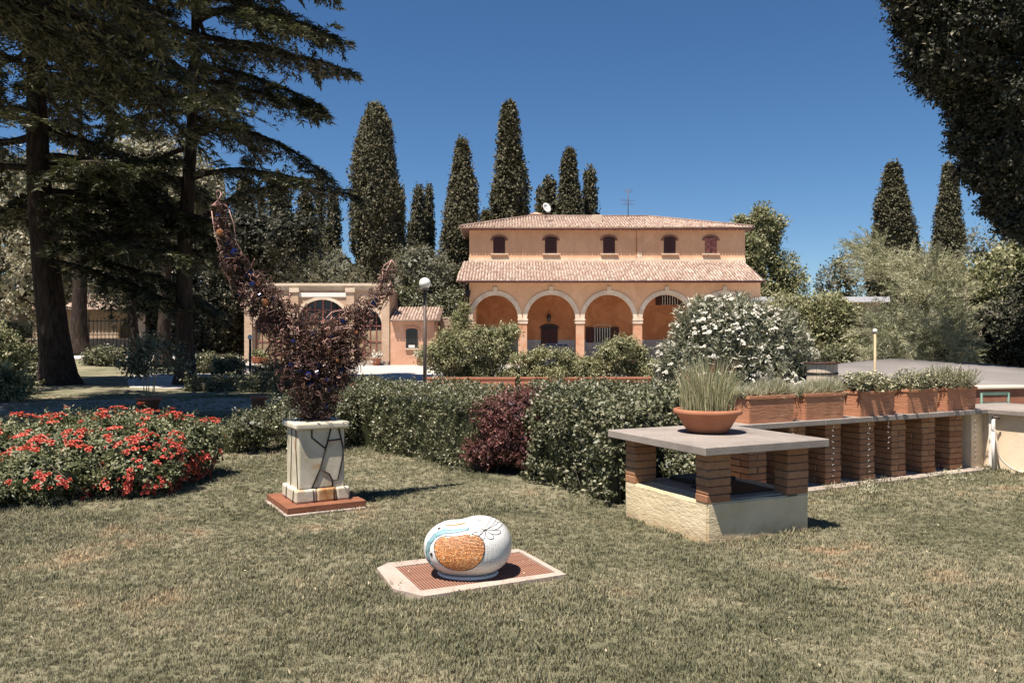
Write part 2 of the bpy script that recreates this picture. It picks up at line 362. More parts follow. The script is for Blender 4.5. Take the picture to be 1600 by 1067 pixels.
# foliage
G = lambda r, g, b: (r, g, b)
M['cedar'] = leafmat('cedar_needles', [(0, G(0.018, 0.022, 0.012)), (0.6, G(0.06, 0.064, 0.034)), (1, G(0.19, 0.18, 0.11))], 0.6, 0.12)
M['cypress'] = leafmat('cypress_scales', [(0, G(0.06, 0.056, 0.032)), (0.6, G(0.115, 0.104, 0.062)), (1, G(0.17, 0.15, 0.095))], 0.7, 0.08, 0.2)
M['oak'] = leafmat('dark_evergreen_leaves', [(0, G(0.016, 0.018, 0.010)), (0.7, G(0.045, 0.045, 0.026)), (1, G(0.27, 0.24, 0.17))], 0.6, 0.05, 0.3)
M['pale_tree'] = leafmat('pale_leaves', [(0, G(0.14, 0.13, 0.08)), (0.5, G(0.32, 0.29, 0.20)), (1, G(0.52, 0.46, 0.34))], 0.5, 0.2)
M['olive'] = leafmat('olive_leaves', [(0, G(0.09, 0.09, 0.06)), (0.6, G(0.17, 0.165, 0.11)), (1, G(0.26, 0.24, 0.17))], 0.5, 0.15)
M['hedge'] = leafmat('hedge_leaves', [(0, G(0.035, 0.038, 0.018)), (0.6, G(0.135, 0.135, 0.07)), (1, G(0.33, 0.31, 0.19))], 0.42, 0.2, 0.45)
M['hedge_glossy'] = leafmat('glossy_hedge_leaves', [(0, G(0.03, 0.034, 0.016)), (0.6, G(0.13, 0.132, 0.072)), (1, G(0.33, 0.31, 0.205))], 0.48, 0.15, 0.4)
M['barberry'] = leafmat('burgundy_leaves', [(0, G(0.05, 0.018, 0.02)), (0.6, G(0.14, 0.05, 0.045)), (1, G(0.26, 0.12, 0.095))], 0.5, 0.2)
M['shrub'] = leafmat('bright_shrub_leaves', [(0, G(0.08, 0.085, 0.035)), (0.5, G(0.24, 0.235, 0.12)), (1, G(0.44, 0.41, 0.25))], 0.45, 0.28)
M['oleander'] = leafmat('oleander_leaves', [(0, G(0.10, 0.105, 0.065)), (0.5, G(0.26, 0.26, 0.18)), (1, G(0.48, 0.45, 0.34))], 0.4, 0.15, 0.45)
M['petal_white'] = leafmat('white_petals', [(0, G(0.50, 0.46, 0.38)), (1, G(0.72, 0.68, 0.60))], 0.6, 0.2)
M['petal_red'] = leafmat('coral_red_petals', [(0, G(0.42, 0.045, 0.035)), (0.6, G(0.70, 0.135, 0.10)), (1, G(0.84, 0.33, 0.23))], 0.55, 0.2)
M['rose_leaf'] = leafmat('rose_leaves', [(0, G(0.06, 0.07, 0.03)), (0.6, G(0.20, 0.205, 0.11)), (1, G(0.38, 0.36, 0.23))], 0.45, 0.2)
M['tamarisk'] = leafmat('tamarisk_plumes', [(0, G(0.13, 0.135, 0.075)), (0.5, G(0.31, 0.305, 0.19)), (1, G(0.54, 0.51, 0.36))], 0.7, 0.3)
M['herb'] = leafmat('grey_herb_leaves', [(0, G(0.16, 0.16, 0.09)), (0.5, G(0.34, 0.325, 0.21)), (1, G(0.54, 0.50, 0.36))], 0.6, 0.2)
M['strap'] = leafmat('strap_leaves', [(0, G(0.07, 0.085, 0.03)), (0.6, G(0.15, 0.16, 0.07)), (1, G(0.30, 0.28, 0.15))], 0.45, 0.2)
M['reed'] = leafmat('bloodgrass_blades', [(0, G(0.20, 0.21, 0.10)), (0.5, G(0.36, 0.35, 0.20)), (0.86, G(0.52, 0.46, 0.31)), (0.9, G(0.30, 0.08, 0.06)), (1, G(0.38, 0.13, 0.09))], 0.55, 0.25)
# lawn (blades and the soil sheet share the same patches)
def lawn(name, blades):
    n = NT(name); p = n.world(); f = n.noise(p, 0.55, 4, 0.6, 0.4); f2 = n.noise(p, 2.6, 5, 0.65, 0.3)
    ff = n.math('ADD', n.math('MULTIPLY', f, 0.6), n.math('MULTIPLY', f2, 0.4))
    g = n.ramp(ff, [(0.36, (0.13, 0.13, 0.078)), (0.48, (0.225, 0.213, 0.138)), (0.57, (0.31, 0.28, 0.19)), (0.66, (0.47, 0.335, 0.22))])
    if blades:
        a = n.n('Attribute', attribute_name='rnd')
        k = n.ramp(a.outputs['Fac'], [(0, (0.55, 0.6, 0.5)), (0.6, (1, 1, 1)), (0.88, (1.25, 1.2, 1.1)), (1, (1.9, 1.7, 1.45))])
        g = n.mix(1.0, g, k, 'MULTIPLY')
        q = n.n('BsdfPrincipled'); n.l(g, q.inputs['Base Color']); q.inputs['Roughness'].default_value = 0.6; q.inputs['Specular IOR Level'].default_value = 0.25
        t = n.n('BsdfTranslucent'); n.l(g, t.inputs[0]); mx = n.n('MixShader'); mx.inputs[0].default_value = 0.25
        n.l(q.outputs[0], mx.inputs[1]); n.l(t.outputs[0], mx.inputs[2]); n.l(mx.outputs[0], n.out.inputs[0]); return n.m
    g3 = n.noise(p, 40, 4, 0.7); g = n.mix(n.ramp(g3, [(0.4, (0, 0, 0)), (0.65, (0.75, 0.75, 0.75))]), g, (0.07, 0.06, 0.03))
    return n.pbr(g, 0.95, 0, n.bump(g3, 0.9, 0.03), 0.1)
M['lawn'] = lawn('lawn_soil', False); M['blades'] = lawn('grass_blades', True)
n = NT('pale_gravel'); p = n.world(); f = n.noise(p, 0.5, 6, 0.6); g = n.noise(p, 35, 3, 0.8)
base = n.ramp(f, [(0.3, (0.42, 0.375, 0.335)), (0.7, (0.54, 0.495, 0.455))]); base = n.mix(n.ramp(g, [(0.45, (0, 0, 0)), (0.7, (0.4, 0.4, 0.4))]), base, (0.28, 0.24, 0.2))
M['gravel'] = n.pbr(base, 0.95, 0, n.bump(g, 0.7, 0.02), 0.1)
n = NT('grey_membrane'); v = n.world(); f = n.noise(v, 1.5, 5); M['membrane'] = n.pbr(n.ramp(f, [(0.3, (0.17, 0.155, 0.145)), (0.7, (0.215, 0.195, 0.185))]), 0.8, 0, n.bump(n.noise(v, 6, 4), 0.2, 0.02), 0.2)
# ---------------------------------------------------------------- ground
def clamp01(a): return np.clip(a, 0, 1)
def hgt(x, y): return 1.1*clamp01((np.asarray(y)-38)/20.0)*clamp01((-np.asarray(x)-16)/8.0)
def sheet(name, xs, ys, zoff, mat, mask=None, kind='structure'):
    X, Y = np.meshgrid(xs, ys); Z = hgt(X, Y)+zoff; V = np.stack([X, Y, Z], -1).reshape(-1, 3)
    nx, ny = len(xs), len(ys); I = np.arange(nx*ny).reshape(ny, nx)
    F = np.stack([I[:-1, :-1], I[:-1, 1:], I[1:, 1:], I[1:, :-1]], -1).reshape(-1, 4)
    if mask is not None:
        c = V[F].mean(1); F = F[mask(c[:, 0], c[:, 1])]
    o = link(bpy.data.objects.new(name, fast_mesh(name, V, F, mat, None, True))); o['kind'] = kind; return o
gx = np.concatenate([[-600, -300, -150, -90], np.arange(-60, 30, 2.0), [30, 60, 120, 300, 600]])
gy = np.concatenate([[-40, -10], np.arange(0, 70, 2.0), [70, 90, 130, 250, 500, 900]])
sheet('ground', gx, gy, 0.0, M['lawn'])
def poly_sheet(name, pts, z, mat):
    m = MB(); m.add([(x, y, z) for x, y in pts], [tuple(range(len(pts)))])
    o = m.build(name, mat); o['kind'] = 'structure'; return o
# gravel yard in front of the villa, and the drive rising to the left
edge = [(-13.2, 27.5), (-8, 26), (-3.4, 20), (3.5, 17), (14, 17), (30, 24), (30, 54.0), (-3, 54.0), (-3.0, 57), (-19, 57), (-21, 46), (-17.5, 36)]
poly_sheet('gravel_yard', edge, 0.006, M['gravel'])
def drive(x, y):
    s = -16-x
    yc = 50+0.10*s
    return (np.abs(y-yc) < 4.5+0.8*np.sin(x*0.3)) & (x < -16.5)
sheet('gravel_drive', np.arange(-62, -14, 0.5), np.arange(36, 64, 0.5), 0.035, M['gravel'], drive)
poly_sheet('garden_path', [(-16, 17.2), (-9, 17.6), (-5.6, 18.6), (-5.3, 21.5), (-8, 22.6), (-12, 21.6), (-16, 21.0)], 0.005, M['paving'])

# ---------------------------------------------------------------- lawn grass: tufts set on scattered points, one object
def grass_object():
    V, F, R, TID = [], [], [], []; b = 0; nt_ = 8
    for t in range(nt_):
        nb = 15
        for k in range(nb):
            a = random.uniform(0, 2*PI); r = random.uniform(0, 0.028); x, y = r*math.cos(a), r*math.sin(a)
            d = random.uniform(0, 2*PI); h = random.uniform(0.009, 0.026); w = random.uniform(0.0013, 0.0026); ln = random.uniform(0.1, 0.95)*h
            dx, dy = math.cos(d), math.sin(d); px_, py_ = -dy*w, dx*w
            V += [(x+px_, y+py_, -0.004), (x-px_, y-py_, -0.004), (x+dx*ln*0.35-px_*0.8, y+dy*ln*0.35-py_*0.8, h*0.6), (x+dx*ln*0.35+px_*0.8, y+dy*ln*0.35+py_*0.8, h*0.6), (x+dx*ln, y+dy*ln, h)]
            F += [(b, b+1, b+2, b+3), (b+3, b+2, b+4)]; R += [random.random()]*2; TID += [t+1]*5; b += 5
    # points
    def inside(x, y):
        ok = np.ones(len(x), bool)
        # hedge line, pads
        ok &= ~((y > 13.2-(x+3.0)*1.36) & (x > -3.0) & (x < 1.15) & (y > 7.5))
        return ok
    P = []
    for (y0, y1, dens) in ((3.3, 5.2, 1300), (5.2, 7.5, 850), (7.5, 10.5, 430), (10.5, 15, 170), (15, 24, 50)):
        xm = y1*0.66+0.3; n = int(dens*2*xm*(y1-y0)); x = RG.uniform(-xm, xm, n); y = RG.uniform(y0, y1, n)
        k = (np.abs(x) < y*0.66+0.3) & inside(x, y); q = np.stack([x[k], y[k]], 1)
        s = np.full(len(q), 1.0 if y0 < 7 else (1.25 if y0 < 10 else 1.7))
        P.append(np.concatenate([q, s[:, None]], 1))
    P = np.concatenate(P)
    # thinner, shorter turf on the dry patches
    c = np.concatenate([P[:, :2], np.zeros((len(P), 1))], 1); f = nz(c, 1.1)+0.6*nz(c, 3.1)
    P[:, 2] *= np.clip(1.02-0.22*f, 0.55, 1.4)*RG.uniform(0.7, 1.3, len(P))
    # keep clear of slabs
    def rect(P, ox, oy, ang, a0, a1, b0, b1):
        dx, dy = P[:, 0]-ox, P[:, 1]-oy; u = dx*math.cos(ang)+dy*math.sin(ang); v = -dx*math.sin(ang)+dy*math.cos(ang)
        return (u > a0) & (u < a1) & (v > b0) & (v < b1)
    bad = rect(P, -0.576, 5.05, math.radians(24.3), -0.13, 1.02, -0.085, 0.665)
    bad |= rect(P, -2.05, 7.27, math.radians(30), -0.01, 0.73, -0.03, 0.81)
    bad |= rect(P, 1.478, 6.09, math.radians(25.5), 0.10, 1.2, 0.10, 1.28)
    bad |= rect(P, 3.09, 8.39, math.radians(27.8), -1.2, 4.2, 0.05, 0.9)
    bad |= rect(P, 3.09, 8.39, math.radians(27.8), 3.25, 4.5, -3.0, 0.9)
    def ringd(ox, oy, ang, a0, a1, b0, b1):
        return rect(P, ox, oy, ang, a0-0.05, a1+0.05, b0-0.05, b1+0.05)
    near = ringd(1.478, 6.09, math.radians(25.5), 0.10, 1.2, 0.10, 1.28) | ringd(-2.05, 7.27, math.radians(30), -0.02, 0.74, -0.02, 0.82) | ringd(3.09, 8.39, math.radians(27.8), -1.2, 4.2, 0.0, 0.9) | ringd(3.09, 8.39, math.radians(27.8), 3.25, 4.5, -3.0, 0.9)
    P[near, 2] *= RG.uniform(1.2, 2.1, near.sum()); tall = RG.random(len(P)) < 0.006; P[tall, 2] *= 1.7
    P = P[~bad]; n = len(P); print('tufts', n)
    pv = np.stack([P[:, 0], P[:, 1], np.full(n, 0.0)], 1)
    V = np.array(V, np.float32); allV = np.concatenate([V, pv]); me = bpy.data.meshes.new('lawn_grass')
    me.vertices.add(len(allV)); me.vertices.foreach_set('co', allV.astype(np.float32).ravel())
    tot = sum(len(f) for f in F); me.loops.add(tot); me.loops.foreach_set('vertex_index', np.array([i for f in F for i in f], np.int32))
    st, tt = [], []; s = 0
    for f in F: st.append(s); tt.append(len(f)); s += len(f)
    me.polygons.add(len(F)); me.polygons.foreach_set('loop_start', np.array(st, np.int32)); me.polygons.foreach_set('loop_total', np.array(tt, np.int32))
    me.update(calc_edges=True)
    at1 = me.attributes.new('rnd', 'FLOAT', 'FACE'); at1.data.foreach_set('value', np.array(R, np.float32))
    at2 = me.attributes.new('tid', 'INT', 'POINT'); at2.data.foreach_set('value', np.concatenate([np.array(TID), np.zeros(n)]).astype(np.int32))
    at3 = me.attributes.new('rot', 'FLOAT_VECTOR', 'POINT')
    rt = np.zeros((len(allV), 3), np.float32); rt[len(V):, 2] = RG.uniform(0, 6.28, n); rt[len(V):, 0] = RG.normal(0, 0.12, n); rt[len(V):, 1] = RG.normal(0, 0.12, n); at3.data.foreach_set('vector', rt.ravel())
    at4 = me.attributes.new('siz', 'FLOAT', 'POINT'); sz = np.zeros(len(allV), np.float32); sz[len(V):] = P[:, 2]; at4.data.foreach_set('value', sz)
    at5 = me.attributes.new('pick', 'INT', 'POINT'); pk = np.zeros(len(allV), np.int32); pk[len(V):] = RG.integers(0, nt_, n); at5.data.foreach_set('value', pk)
    me.materials.append(M['blades'])
    o = link(bpy.data.objects.new('lawn_grass', me)); o['kind'] = 'stuff'; tag(o, 'short dry green lawn grass with straw coloured patches', 'grass')
    ng = bpy.data.node_groups.new('scatter_grass', 'GeometryNodeTree')
    ng.interface.new_socket('Geometry', in_out='INPUT', socket_type='NodeSocketGeometry'); ng.interface.new_socket('Geometry', in_out='OUTPUT', socket_type='NodeSocketGeometry')
    N = ng.nodes; Lk = ng.links; gi = N.new('NodeGroupInput'); go = N.new('NodeGroupOutput')
    def named(nm, typ):
        a = N.new('GeometryNodeInputNamedAttribute'); a.data_type = typ; a.inputs['Name'].default_value = nm; return a.outputs[0]
    def sep(val):
        cpr = N.new('FunctionNodeCompare'); cpr.data_type = 'INT'; cpr.operation = 'EQUAL'; Lk.new(named('tid', 'INT'), cpr.inputs[2]); cpr.inputs[3].default_value = val
        sg = N.new('GeometryNodeSeparateGeometry'); sg.domain = 'POINT'; Lk.new(gi.outputs[0], sg.inputs[0]); Lk.new(cpr.outputs[0], sg.inputs[1]); return sg.outputs[0]
    g2i = N.new('GeometryNodeGeometryToInstance')
    for t in range(nt_): Lk.new(sep(t+1), g2i.inputs[0])
    iop = N.new('GeometryNodeInstanceOnPoints'); Lk.new(sep(0), iop.inputs['Points']); Lk.new(g2i.outputs[0], iop.inputs['Instance'])
    iop.inputs['Pick Instance'].default_value = True; Lk.new(named('pick', 'INT'), iop.inputs['Instance Index'])
    Lk.new(named('rot', 'FLOAT_VECTOR'), iop.inputs['Rotation']); Lk.new(named('siz', 'FLOAT'), iop.inputs['Scale'])
    Lk.new(iop.outputs[0], go.inputs[0]); md = o.modifiers.new('scatter', 'NODES'); md.node_group = ng
grass_object()

# ---------------------------------------------------------------- roofs of barrel tiles
def tile_roof(name, a, b, d, c, parent, pitch=0.21, row=0.36, thick=0.07):
    """a->b eave, d->c ridge end points above a and b; tiles as real half barrels, one joined part"""
    a, b, c, d = map(Vector, (a, b, c, d)); ux = (b-a); W_ = ux.length; ux.normalize()
    up = (d-a)-ux*((d-a).dot(ux)); H_ = up.length; up.normalize(); nr = ux.cross(up).normalized()
    if nr.z < 0: nr = -nr
    du = (d-a).dot(ux); cu = (c-a).dot(ux); V, F, R = [], [], []
    nrow = int(H_/row)+1; k5 = [(-1, 0), (-0.62, 0.75), (0, 1.0), (0.62, 0.75), (1, 0)]
    for j in range(nrow):
        v0 = j*row-0.05; v1 = min(v0+row+0.05, H_); wob = random.gauss(0, 0.012)
        for i in range(int(W_/pitch)):
            u = (i+0.5)*pitch+random.gauss(0, 0.006); t = (v0+v1)/2/H_; lo = du*t; hi = W_+(cu-W_)*t
            if u < lo or u > hi: continue
            h = random.gauss(0, 0.006)+0.012; r = random.random()*0.7+0.3*random.random(); bidx = len(V)
            for vv, ww, hh in ((v0, pitch*0.40, h+0.03), (v1, pitch*0.32, h)):
                for kx, kz in k5:
                    V.append(a+ux*(u+kx*ww+wob)+up*vv+nr*(kz*thick+hh))
            F += [(bidx+q, bidx+q+1, bidx+q+6, bidx+q+5) for q in range(4)]; R += [r]*4
            V += [a+ux*(u-pitch*0.4+wob)+up*v0+nr*(hh-0.02), a+ux*(u+pitch*0.4+wob)+up*v0+nr*(hh-0.02)]   # closed front lip
            F.append((bidx+4, bidx+3, bidx+1, bidx)); R.append(r*0.8)
    bi = len(V); th = nr*0.09
    V += [a-th, b-th, c-th, d-th, a+nr*0.004, b+nr*0.004, c+nr*0.004, d+nr*0.004]
    for f in ((4, 5, 6, 7), (3, 2, 1, 0), (0, 1, 5, 4), (1, 2, 6, 5), (2, 3, 7, 6), (3, 0, 4, 7)): F.append(tuple(bi+q for q in f)); R.append(0.05)
    Vn = np.array([tuple(v) for v in V]); o = link(bpy.data.objects.new(name, fast_mesh(name, Vn, np.array(F), M['tiles'], np.array(R))), parent)
    o['kind'] = 'stuff'; return o

# arched wall: solid rectangle with arched openings cut, in local x,z facing -Y, thickness
def arched_wall(m, x0, x1, z0, z1, y0, y1, ops, seg=14):
    """ops: list of (cx, halfwidth, spring z, rise). Built from quads, with reveals."""
    def top(o, x):
        cx, r, sp, rise = o; t = max(0.0, 1-((x-cx)/r)**2); return sp+rise*math.sqrt(t)
    xs = [x0]; 
    for o in ops: xs += [o[0]-o[1]*math.cos(PI*k/seg) for k in range(seg+1)]
    xs.append(x1); xs = sorted(set(round(x, 5) for x in xs))
    for i in range(len(xs)-1):
        a, b = xs[i], xs[i+1]; mid = (a+b)/2; o = next((o for o in ops if abs(mid-o[0]) < o[1]), None)
        za, zb = (z0, z0) if o is None else (top(o, a) if abs(a-o[0]) < o[1]+1e-4 else z0, top(o, b))
        if o is not None and abs(a-o[0]) > o[1]-1e-4: za = o[2]
        if o is not None and abs(b-o[0]) > o[1]-1e-4: zb = o[2]
        m.add([(a, y0, za), (b, y0, zb), (b, y0, z1), (a, y0, z1)], [(0, 1, 2, 3)])
        m.add([(a, y1, za), (b, y1, zb), (b, y1, z1), (a, y1, z1)], [(3, 2, 1, 0)])
        if o is not None: m.add([(a, y0, za), (b, y0, zb), (b, y1, zb), (a, y1, za)], [(3, 2, 1, 0)])
        m.add([(a, y0, z1), (b, y0, z1), (b, y1, z1), (a, y1, z1)], [(0, 1, 2, 3)])
    for o in ops:
        for sx in (-1, 1):
            X = o[0]+sx*o[1]; m.add([(X, y0, z0), (X, y1, z0), (X, y1, o[2]), (X, y0, o[2])], [(0, 1, 2, 3)])
    for X in (x0, x1): m.add([(X, y0, z0), (X, y1, z0), (X, y1, z1), (X, y0, z1)], [(0, 1, 2, 3)])
def arch_band(m, cx, r, sp, rise, w, y0, y1, seg=18, a0=0.0, a1=PI):
    for k in range(seg):
        p = []
        for q in (a0+(a1-a0)*k/seg, a0+(a1-a0)*(k+1)/seg):
            for e in (0, w): p.append((cx-(r+e)*math.cos(q), sp+(rise+e)*math.sin(q)))
        (x1, z1), (x2, z2), (x3, z3), (x4, z4) = p
        m.add([(x1, y0, z1), (x3, y0, z3), (x4, y0, z4), (x2, y0, z2), (x1, y1, z1), (x3, y1, z3), (x4, y1, z4), (x2, y1, z2)],
              [(0, 1, 2, 3), (0, 4, 5, 1), (3, 2, 6, 7), (0, 3, 7, 4), (1, 5, 6, 2)])
def arch_poly(cx, r, z0, sp, rise, seg=10):
    return [(cx-r, z0), (cx+r, z0)]+[(cx+r*math.cos(PI*k/seg), sp+rise*math.sin(PI*k/seg)) for k in range(seg+1)]

# ---------------------------------------------------------------- the villa
VY, UY = 54.0, 57.8
villa = thing('villa', 'long two-storey salmon villa with an arcade and clay tile roofs', 'villa', (6.8, VY, 0))
def vp(m, name, mat, **k):
    o = m.build(name, mat, villa, **k); o.location = -villa.location; return o
villa_off = Vector((6.8, VY, 0))
def vbuild(m, name, mat, parent=None):
    o = m.build(name, mat, parent or villa); 
    if parent is None: o.matrix_parent_inverse = Matrix.Translation(-villa_off)
    return o
m = MB(); arches = [(-1.13, 1.56, 3.1, 1.66), (2.66, 1.66, 3.1, 1.70), (6.57, 1.68, 3.1, 1.70), (10.49, 1.68, 3.1, 1.70), (14.4, 1.68, 3.1, 1.70)]
arched_wall(m, -2.9, 16.85, 0.0, 5.75, VY, VY+0.55, arches)
vbuild(m, 'arcade_wall', M['salmon'])
for (cx, r, sp, rise) in arches:
    m = MB(); arch_band(m, cx, r-0.02, sp, rise-0.02, 0.30, VY-0.06, VY+0.3); vbuild(m, 'arch_moulding', M['cream_stone'])
    m = MB(); m.box(cx-0.13, cx+0.13, VY-0.13, VY+0.02, sp+rise+0.20, sp+rise+0.52); vbuild(m, 'keystone', M['cream_stone'])
for cx in (0.73, 4.61, 8.53, 12.45, -2.79, 16.47):
    w = 0.28 if 0 < cx < 13 else (0.12 if cx < 0 else 0.37)
    m = MB(); m.box(cx-w-0.01, cx+w+0.01, VY-0.03, VY+0.58, 0, 2.82); vbuild(m, 'brick_pier', M['pier_brick'])
    m = MB(); m.box(cx-w-0.06, cx+w+0.06, VY-0.08, VY+0.62, 2.82, 2.93); m.box(cx-w-0.03, cx+w+0.03, VY-0.05, VY+0.6, 2.93, 3.03); m.box(cx-w-0.08, cx+w+0.08, VY-0.1, VY+0.64, 3.03, 3.12); vbuild(m, 'capital', M['cream_stone'])
# back wall of the arcade, ceiling, end walls
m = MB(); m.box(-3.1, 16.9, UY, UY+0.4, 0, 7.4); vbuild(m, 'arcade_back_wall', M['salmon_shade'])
m = MB(); m.box(-2.9, 16.85, UY-0.02, UY+0.01, 0, 1.72); vbuild(m, 'dado', M['grey_plaster'])
for xa in (-2.9, 16.45): m = MB(); m.box(xa, xa+0.4, VY+0.56, UY-0.03, 0, 5.5); vbuild(m, 'arcade_side_wall', M['salmon'])
m = MB(); m.box(-2.6, 16.6, VY+0.56, UY-0.03, 5.3, 5.42); vbuild(m, 'arcade_ceiling', M['salmon'])
m = MB(); m.box(-2.9, 16.85, VY-0.4, UY, 0, 0.06); vbuild(m, 'arcade_floor', M['paving'])
# upper storey
m = MB(); m.box(-3.1, 16.9, UY-0.03, UY+8.2, 7.0, 9.72); vbuild(m, 'upper_wall', M['salmon'])
m = MB(); m.box(-3.14, 16.94, UY-0.05, UY-0.032, 7.3, 7.66); m.box(9.03, 9.42, UY-0.052, UY-0.031, 7.66, 8.05); vbuild(m, 'painted_sunlit_band', M['cream'])  # sunlit strip below the eave shadow, painted in as cream
m = MB(); m.box(9.0, 9.06, UY-0.07, UY-0.033, 7.7, 9.7); vbuild(m, 'wall_joint', M['salmon_shade'])
tile_roof('lower_roof_tiles', (-3.75, VY-0.62, 5.66), (17.0, VY-0.62, 5.66), (-3.55, UY-0.04, 7.36), (16.85, UY-0.04, 7.36), villa).matrix_parent_inverse = Matrix.Translation(-villa_off)
ez, ye, yr, yb = 9.78, UY-0.60, UY+4.1, UY+8.9
for nm, q in (('upper_roof_tiles', ((-3.75, ye, ez), (17.4, ye, ez), (1.2, yr, 11.25), (10.6, yr, 11.25))),
              ('upper_roof_tiles', ((-3.75, yb, ez), (-3.75, ye, ez), (1.2, yr, 11.25), (1.2, yr, 11.25))),
              ('upper_roof_tiles', ((17.4, ye, ez), (17.4, yb, ez), (10.6, yr, 11.25), (10.6, yr, 11.25))),
              ('upper_roof_tiles', ((17.4, yb, ez), (-3.75, yb, ez), (10.6, yr, 11.25), (1.2, yr, 11.25)))):
    tile_roof(nm, *q, villa).matrix_parent_inverse = Matrix.Translation(-villa_off)
m = MB(); m.box(-3.6, 17.25, ye+0.08, ye+0.16, ez-0.16, ez-0.09)
for k in range(70): m.box(-3.4+k*0.3, -3.32+k*0.3, ye+0.16, UY-0.05, ez-0.14, ez-0.09)
o = vbuild(m, 'eave_rafters', M['worn_wood']); o['kind'] = 'stuff'
m = MB(); m.tube([(-3.65, VY-0.68, 5.60), (16.95, VY-0.68, 5.60)], 0.07, 8); vbuild(m, 'gutter', M['dark_wood'])
m = MB(); m.tube([(-3.2, VY-0.66, 5.55), (-3.12, VY-0.2, 5.2), (-3.12, VY-0.12, 0.1)], 0.055, 8); vbuild(m, 'downpipe', M['dark_wood'])
m = MB(); m.tube([(1.2, yr, 11.30), (10.6, yr, 11.30)], 0.12, 8); m.tube([(-3.7, ye, ez+0.08), (1.2, yr, 11.30)], 0.11, 8); m.tube([(17.35, ye, ez+0.08), (10.6, yr, 11.30)], 0.11, 8); vbuild(m, 'ridge_tiles', M['tiles'])
M['old_surround'] = plain('old_brick_trim', (0.26, 0.13, 0.085), 0.9, 0, 0.4, 9)
def upper_window(cx, mat, lab=None):
    zb, zt, w = 7.98, 9.06, 0.43
    f = MB(); arch_band(f, cx, w, zt, 0.14, 0.14, UY-0.09, UY-0.031, 8); f.box(cx-w-0.2, cx-w, UY-0.085, UY-0.031, zt-0.16, zt-0.001); f.box(cx+w, cx+w+0.2, UY-0.085, UY-0.031, zt-0.16, zt-0.001)
    fr = vbuild(f, 'window_surround', M['old_surround'])
    g = MB(); g.prism_y(arch_poly(cx, w, zb, zt, 0.14), UY-0.036, UY-0.031); vbuild(g, 'window_recess', M['black_metal'], fr).matrix_parent_inverse = Matrix.Identity(4)
    for s in (-1, 1):
        x0, x1 = (cx-w+0.01, cx-0.012) if s < 0 else (cx+0.012, cx+w-0.01)
        g = MB(); g.box(x0, x1, UY-0.058, UY-0.037, zb+0.02, zt+0.05)
        for k in range(4): g.box(x0+0.03+k*0.1, x0+0.035+k*0.1, UY-0.062, UY-0.058, zb+0.04, zt)
        sh = vbuild(g, 'shutter', mat, fr)
        if lab: sh['label'] = lab
    g = MB(); g.box(cx-w-0.2, cx+w+0.2, UY-0.16, UY-0.031, zb-0.1, zb-0.012); vbuild(g, 'window_sill', M['cream_stone'], fr)
for k, cx in enumerate((-0.93, 2.82, 7.04, 11.44, 14.42)):
    upper_window(cx, M['worn_wood'] if k == 4 else M['dark_wood'], 'peeling red shutter' if k == 4 else None)
# ground floor openings on the back wall
g = MB(); g.prism_y(arch_poly(2.71, 0.60, 0.06, 2.55, 0.22), UY-0.06, UY-0.022); dr = vbuild(g, 'door', M['black_metal'])
for s in (-1, 1):
    g = MB(); g.box(2.71+s*0.3-0.27, 2.71+s*0.3+0.27, UY-0.09, UY-0.061, 0.1, 2.5)
    for zz in (0.3, 1.0, 1.75): g.box(2.71+s*0.3-0.2, 2.71+s*0.3+0.2, UY-0.105, UY-0.091, zz, zz+0.6)
    vbuild(g, 'door_leaf', M['dark_wood'], dr)
g = MB(); arch_band(g, 2.71, 0.61, 2.55, 0.23, 0.12, UY-0.06, UY-0.022, 10); vbuild(g, 'door_surround', M['dark_wood'], dr)
def grille_window(cx, w, z0, z1, shut=0.55):
    g = MB(); g.box(cx-w, cx+w, UY-0.05, UY-0.022, z0, z1); wn = vbuild(g, 'window', M['glass'])
    g = MB()
    for k in range(7): g.box(cx-w+0.08+k*(2*w-0.16)/6-0.02, cx-w+0.08+k*(2*w-0.16)/6+0.02, UY-0.1, UY-0.06, z0, z1)
    vbuild(g, 'window_grille', M['white'], wn)
    if shut:
        for s in (-1, 1):
            g = MB(); x = cx+s*(w+shut/2+0.02); g.box(x-shut/2, x+shut/2, UY-0.09, UY-0.05, z0-0.03, z1+0.03)
            for zz in range(8): g.box(x-shut/2+0.04, x+shut/2-0.04, UY-0.1, UY-0.091, z0+0.06+zz*(z1-z0)/9, z0+0.1+zz*(z1-z0)/9)
            vbuild(g, 'shutter', M['dark_wood'], wn)
    g = MB(); arch_band(g, cx, w, z1, 0.16, 0.12, UY-0.06, UY-0.022, 8); vbuild(g, 'window_arch', M['pier_brick'], wn)
grille_window(6.55, 0.62, 1.55, 2.62); grille_window(-1.1, 0.6, 1.55, 2.62); grille_window(11.45, 0.62, 4.25, 4.95, 0.4); grille_window(14.2, 0.62, 1.55, 2.62)
g = MB(); g.tube([(13.3, UY-0.1, 2.75), (13.3, UY-0.04, 3.0)], 0.1, 6); vbuild(g, 'wall_light', M['black_metal'])
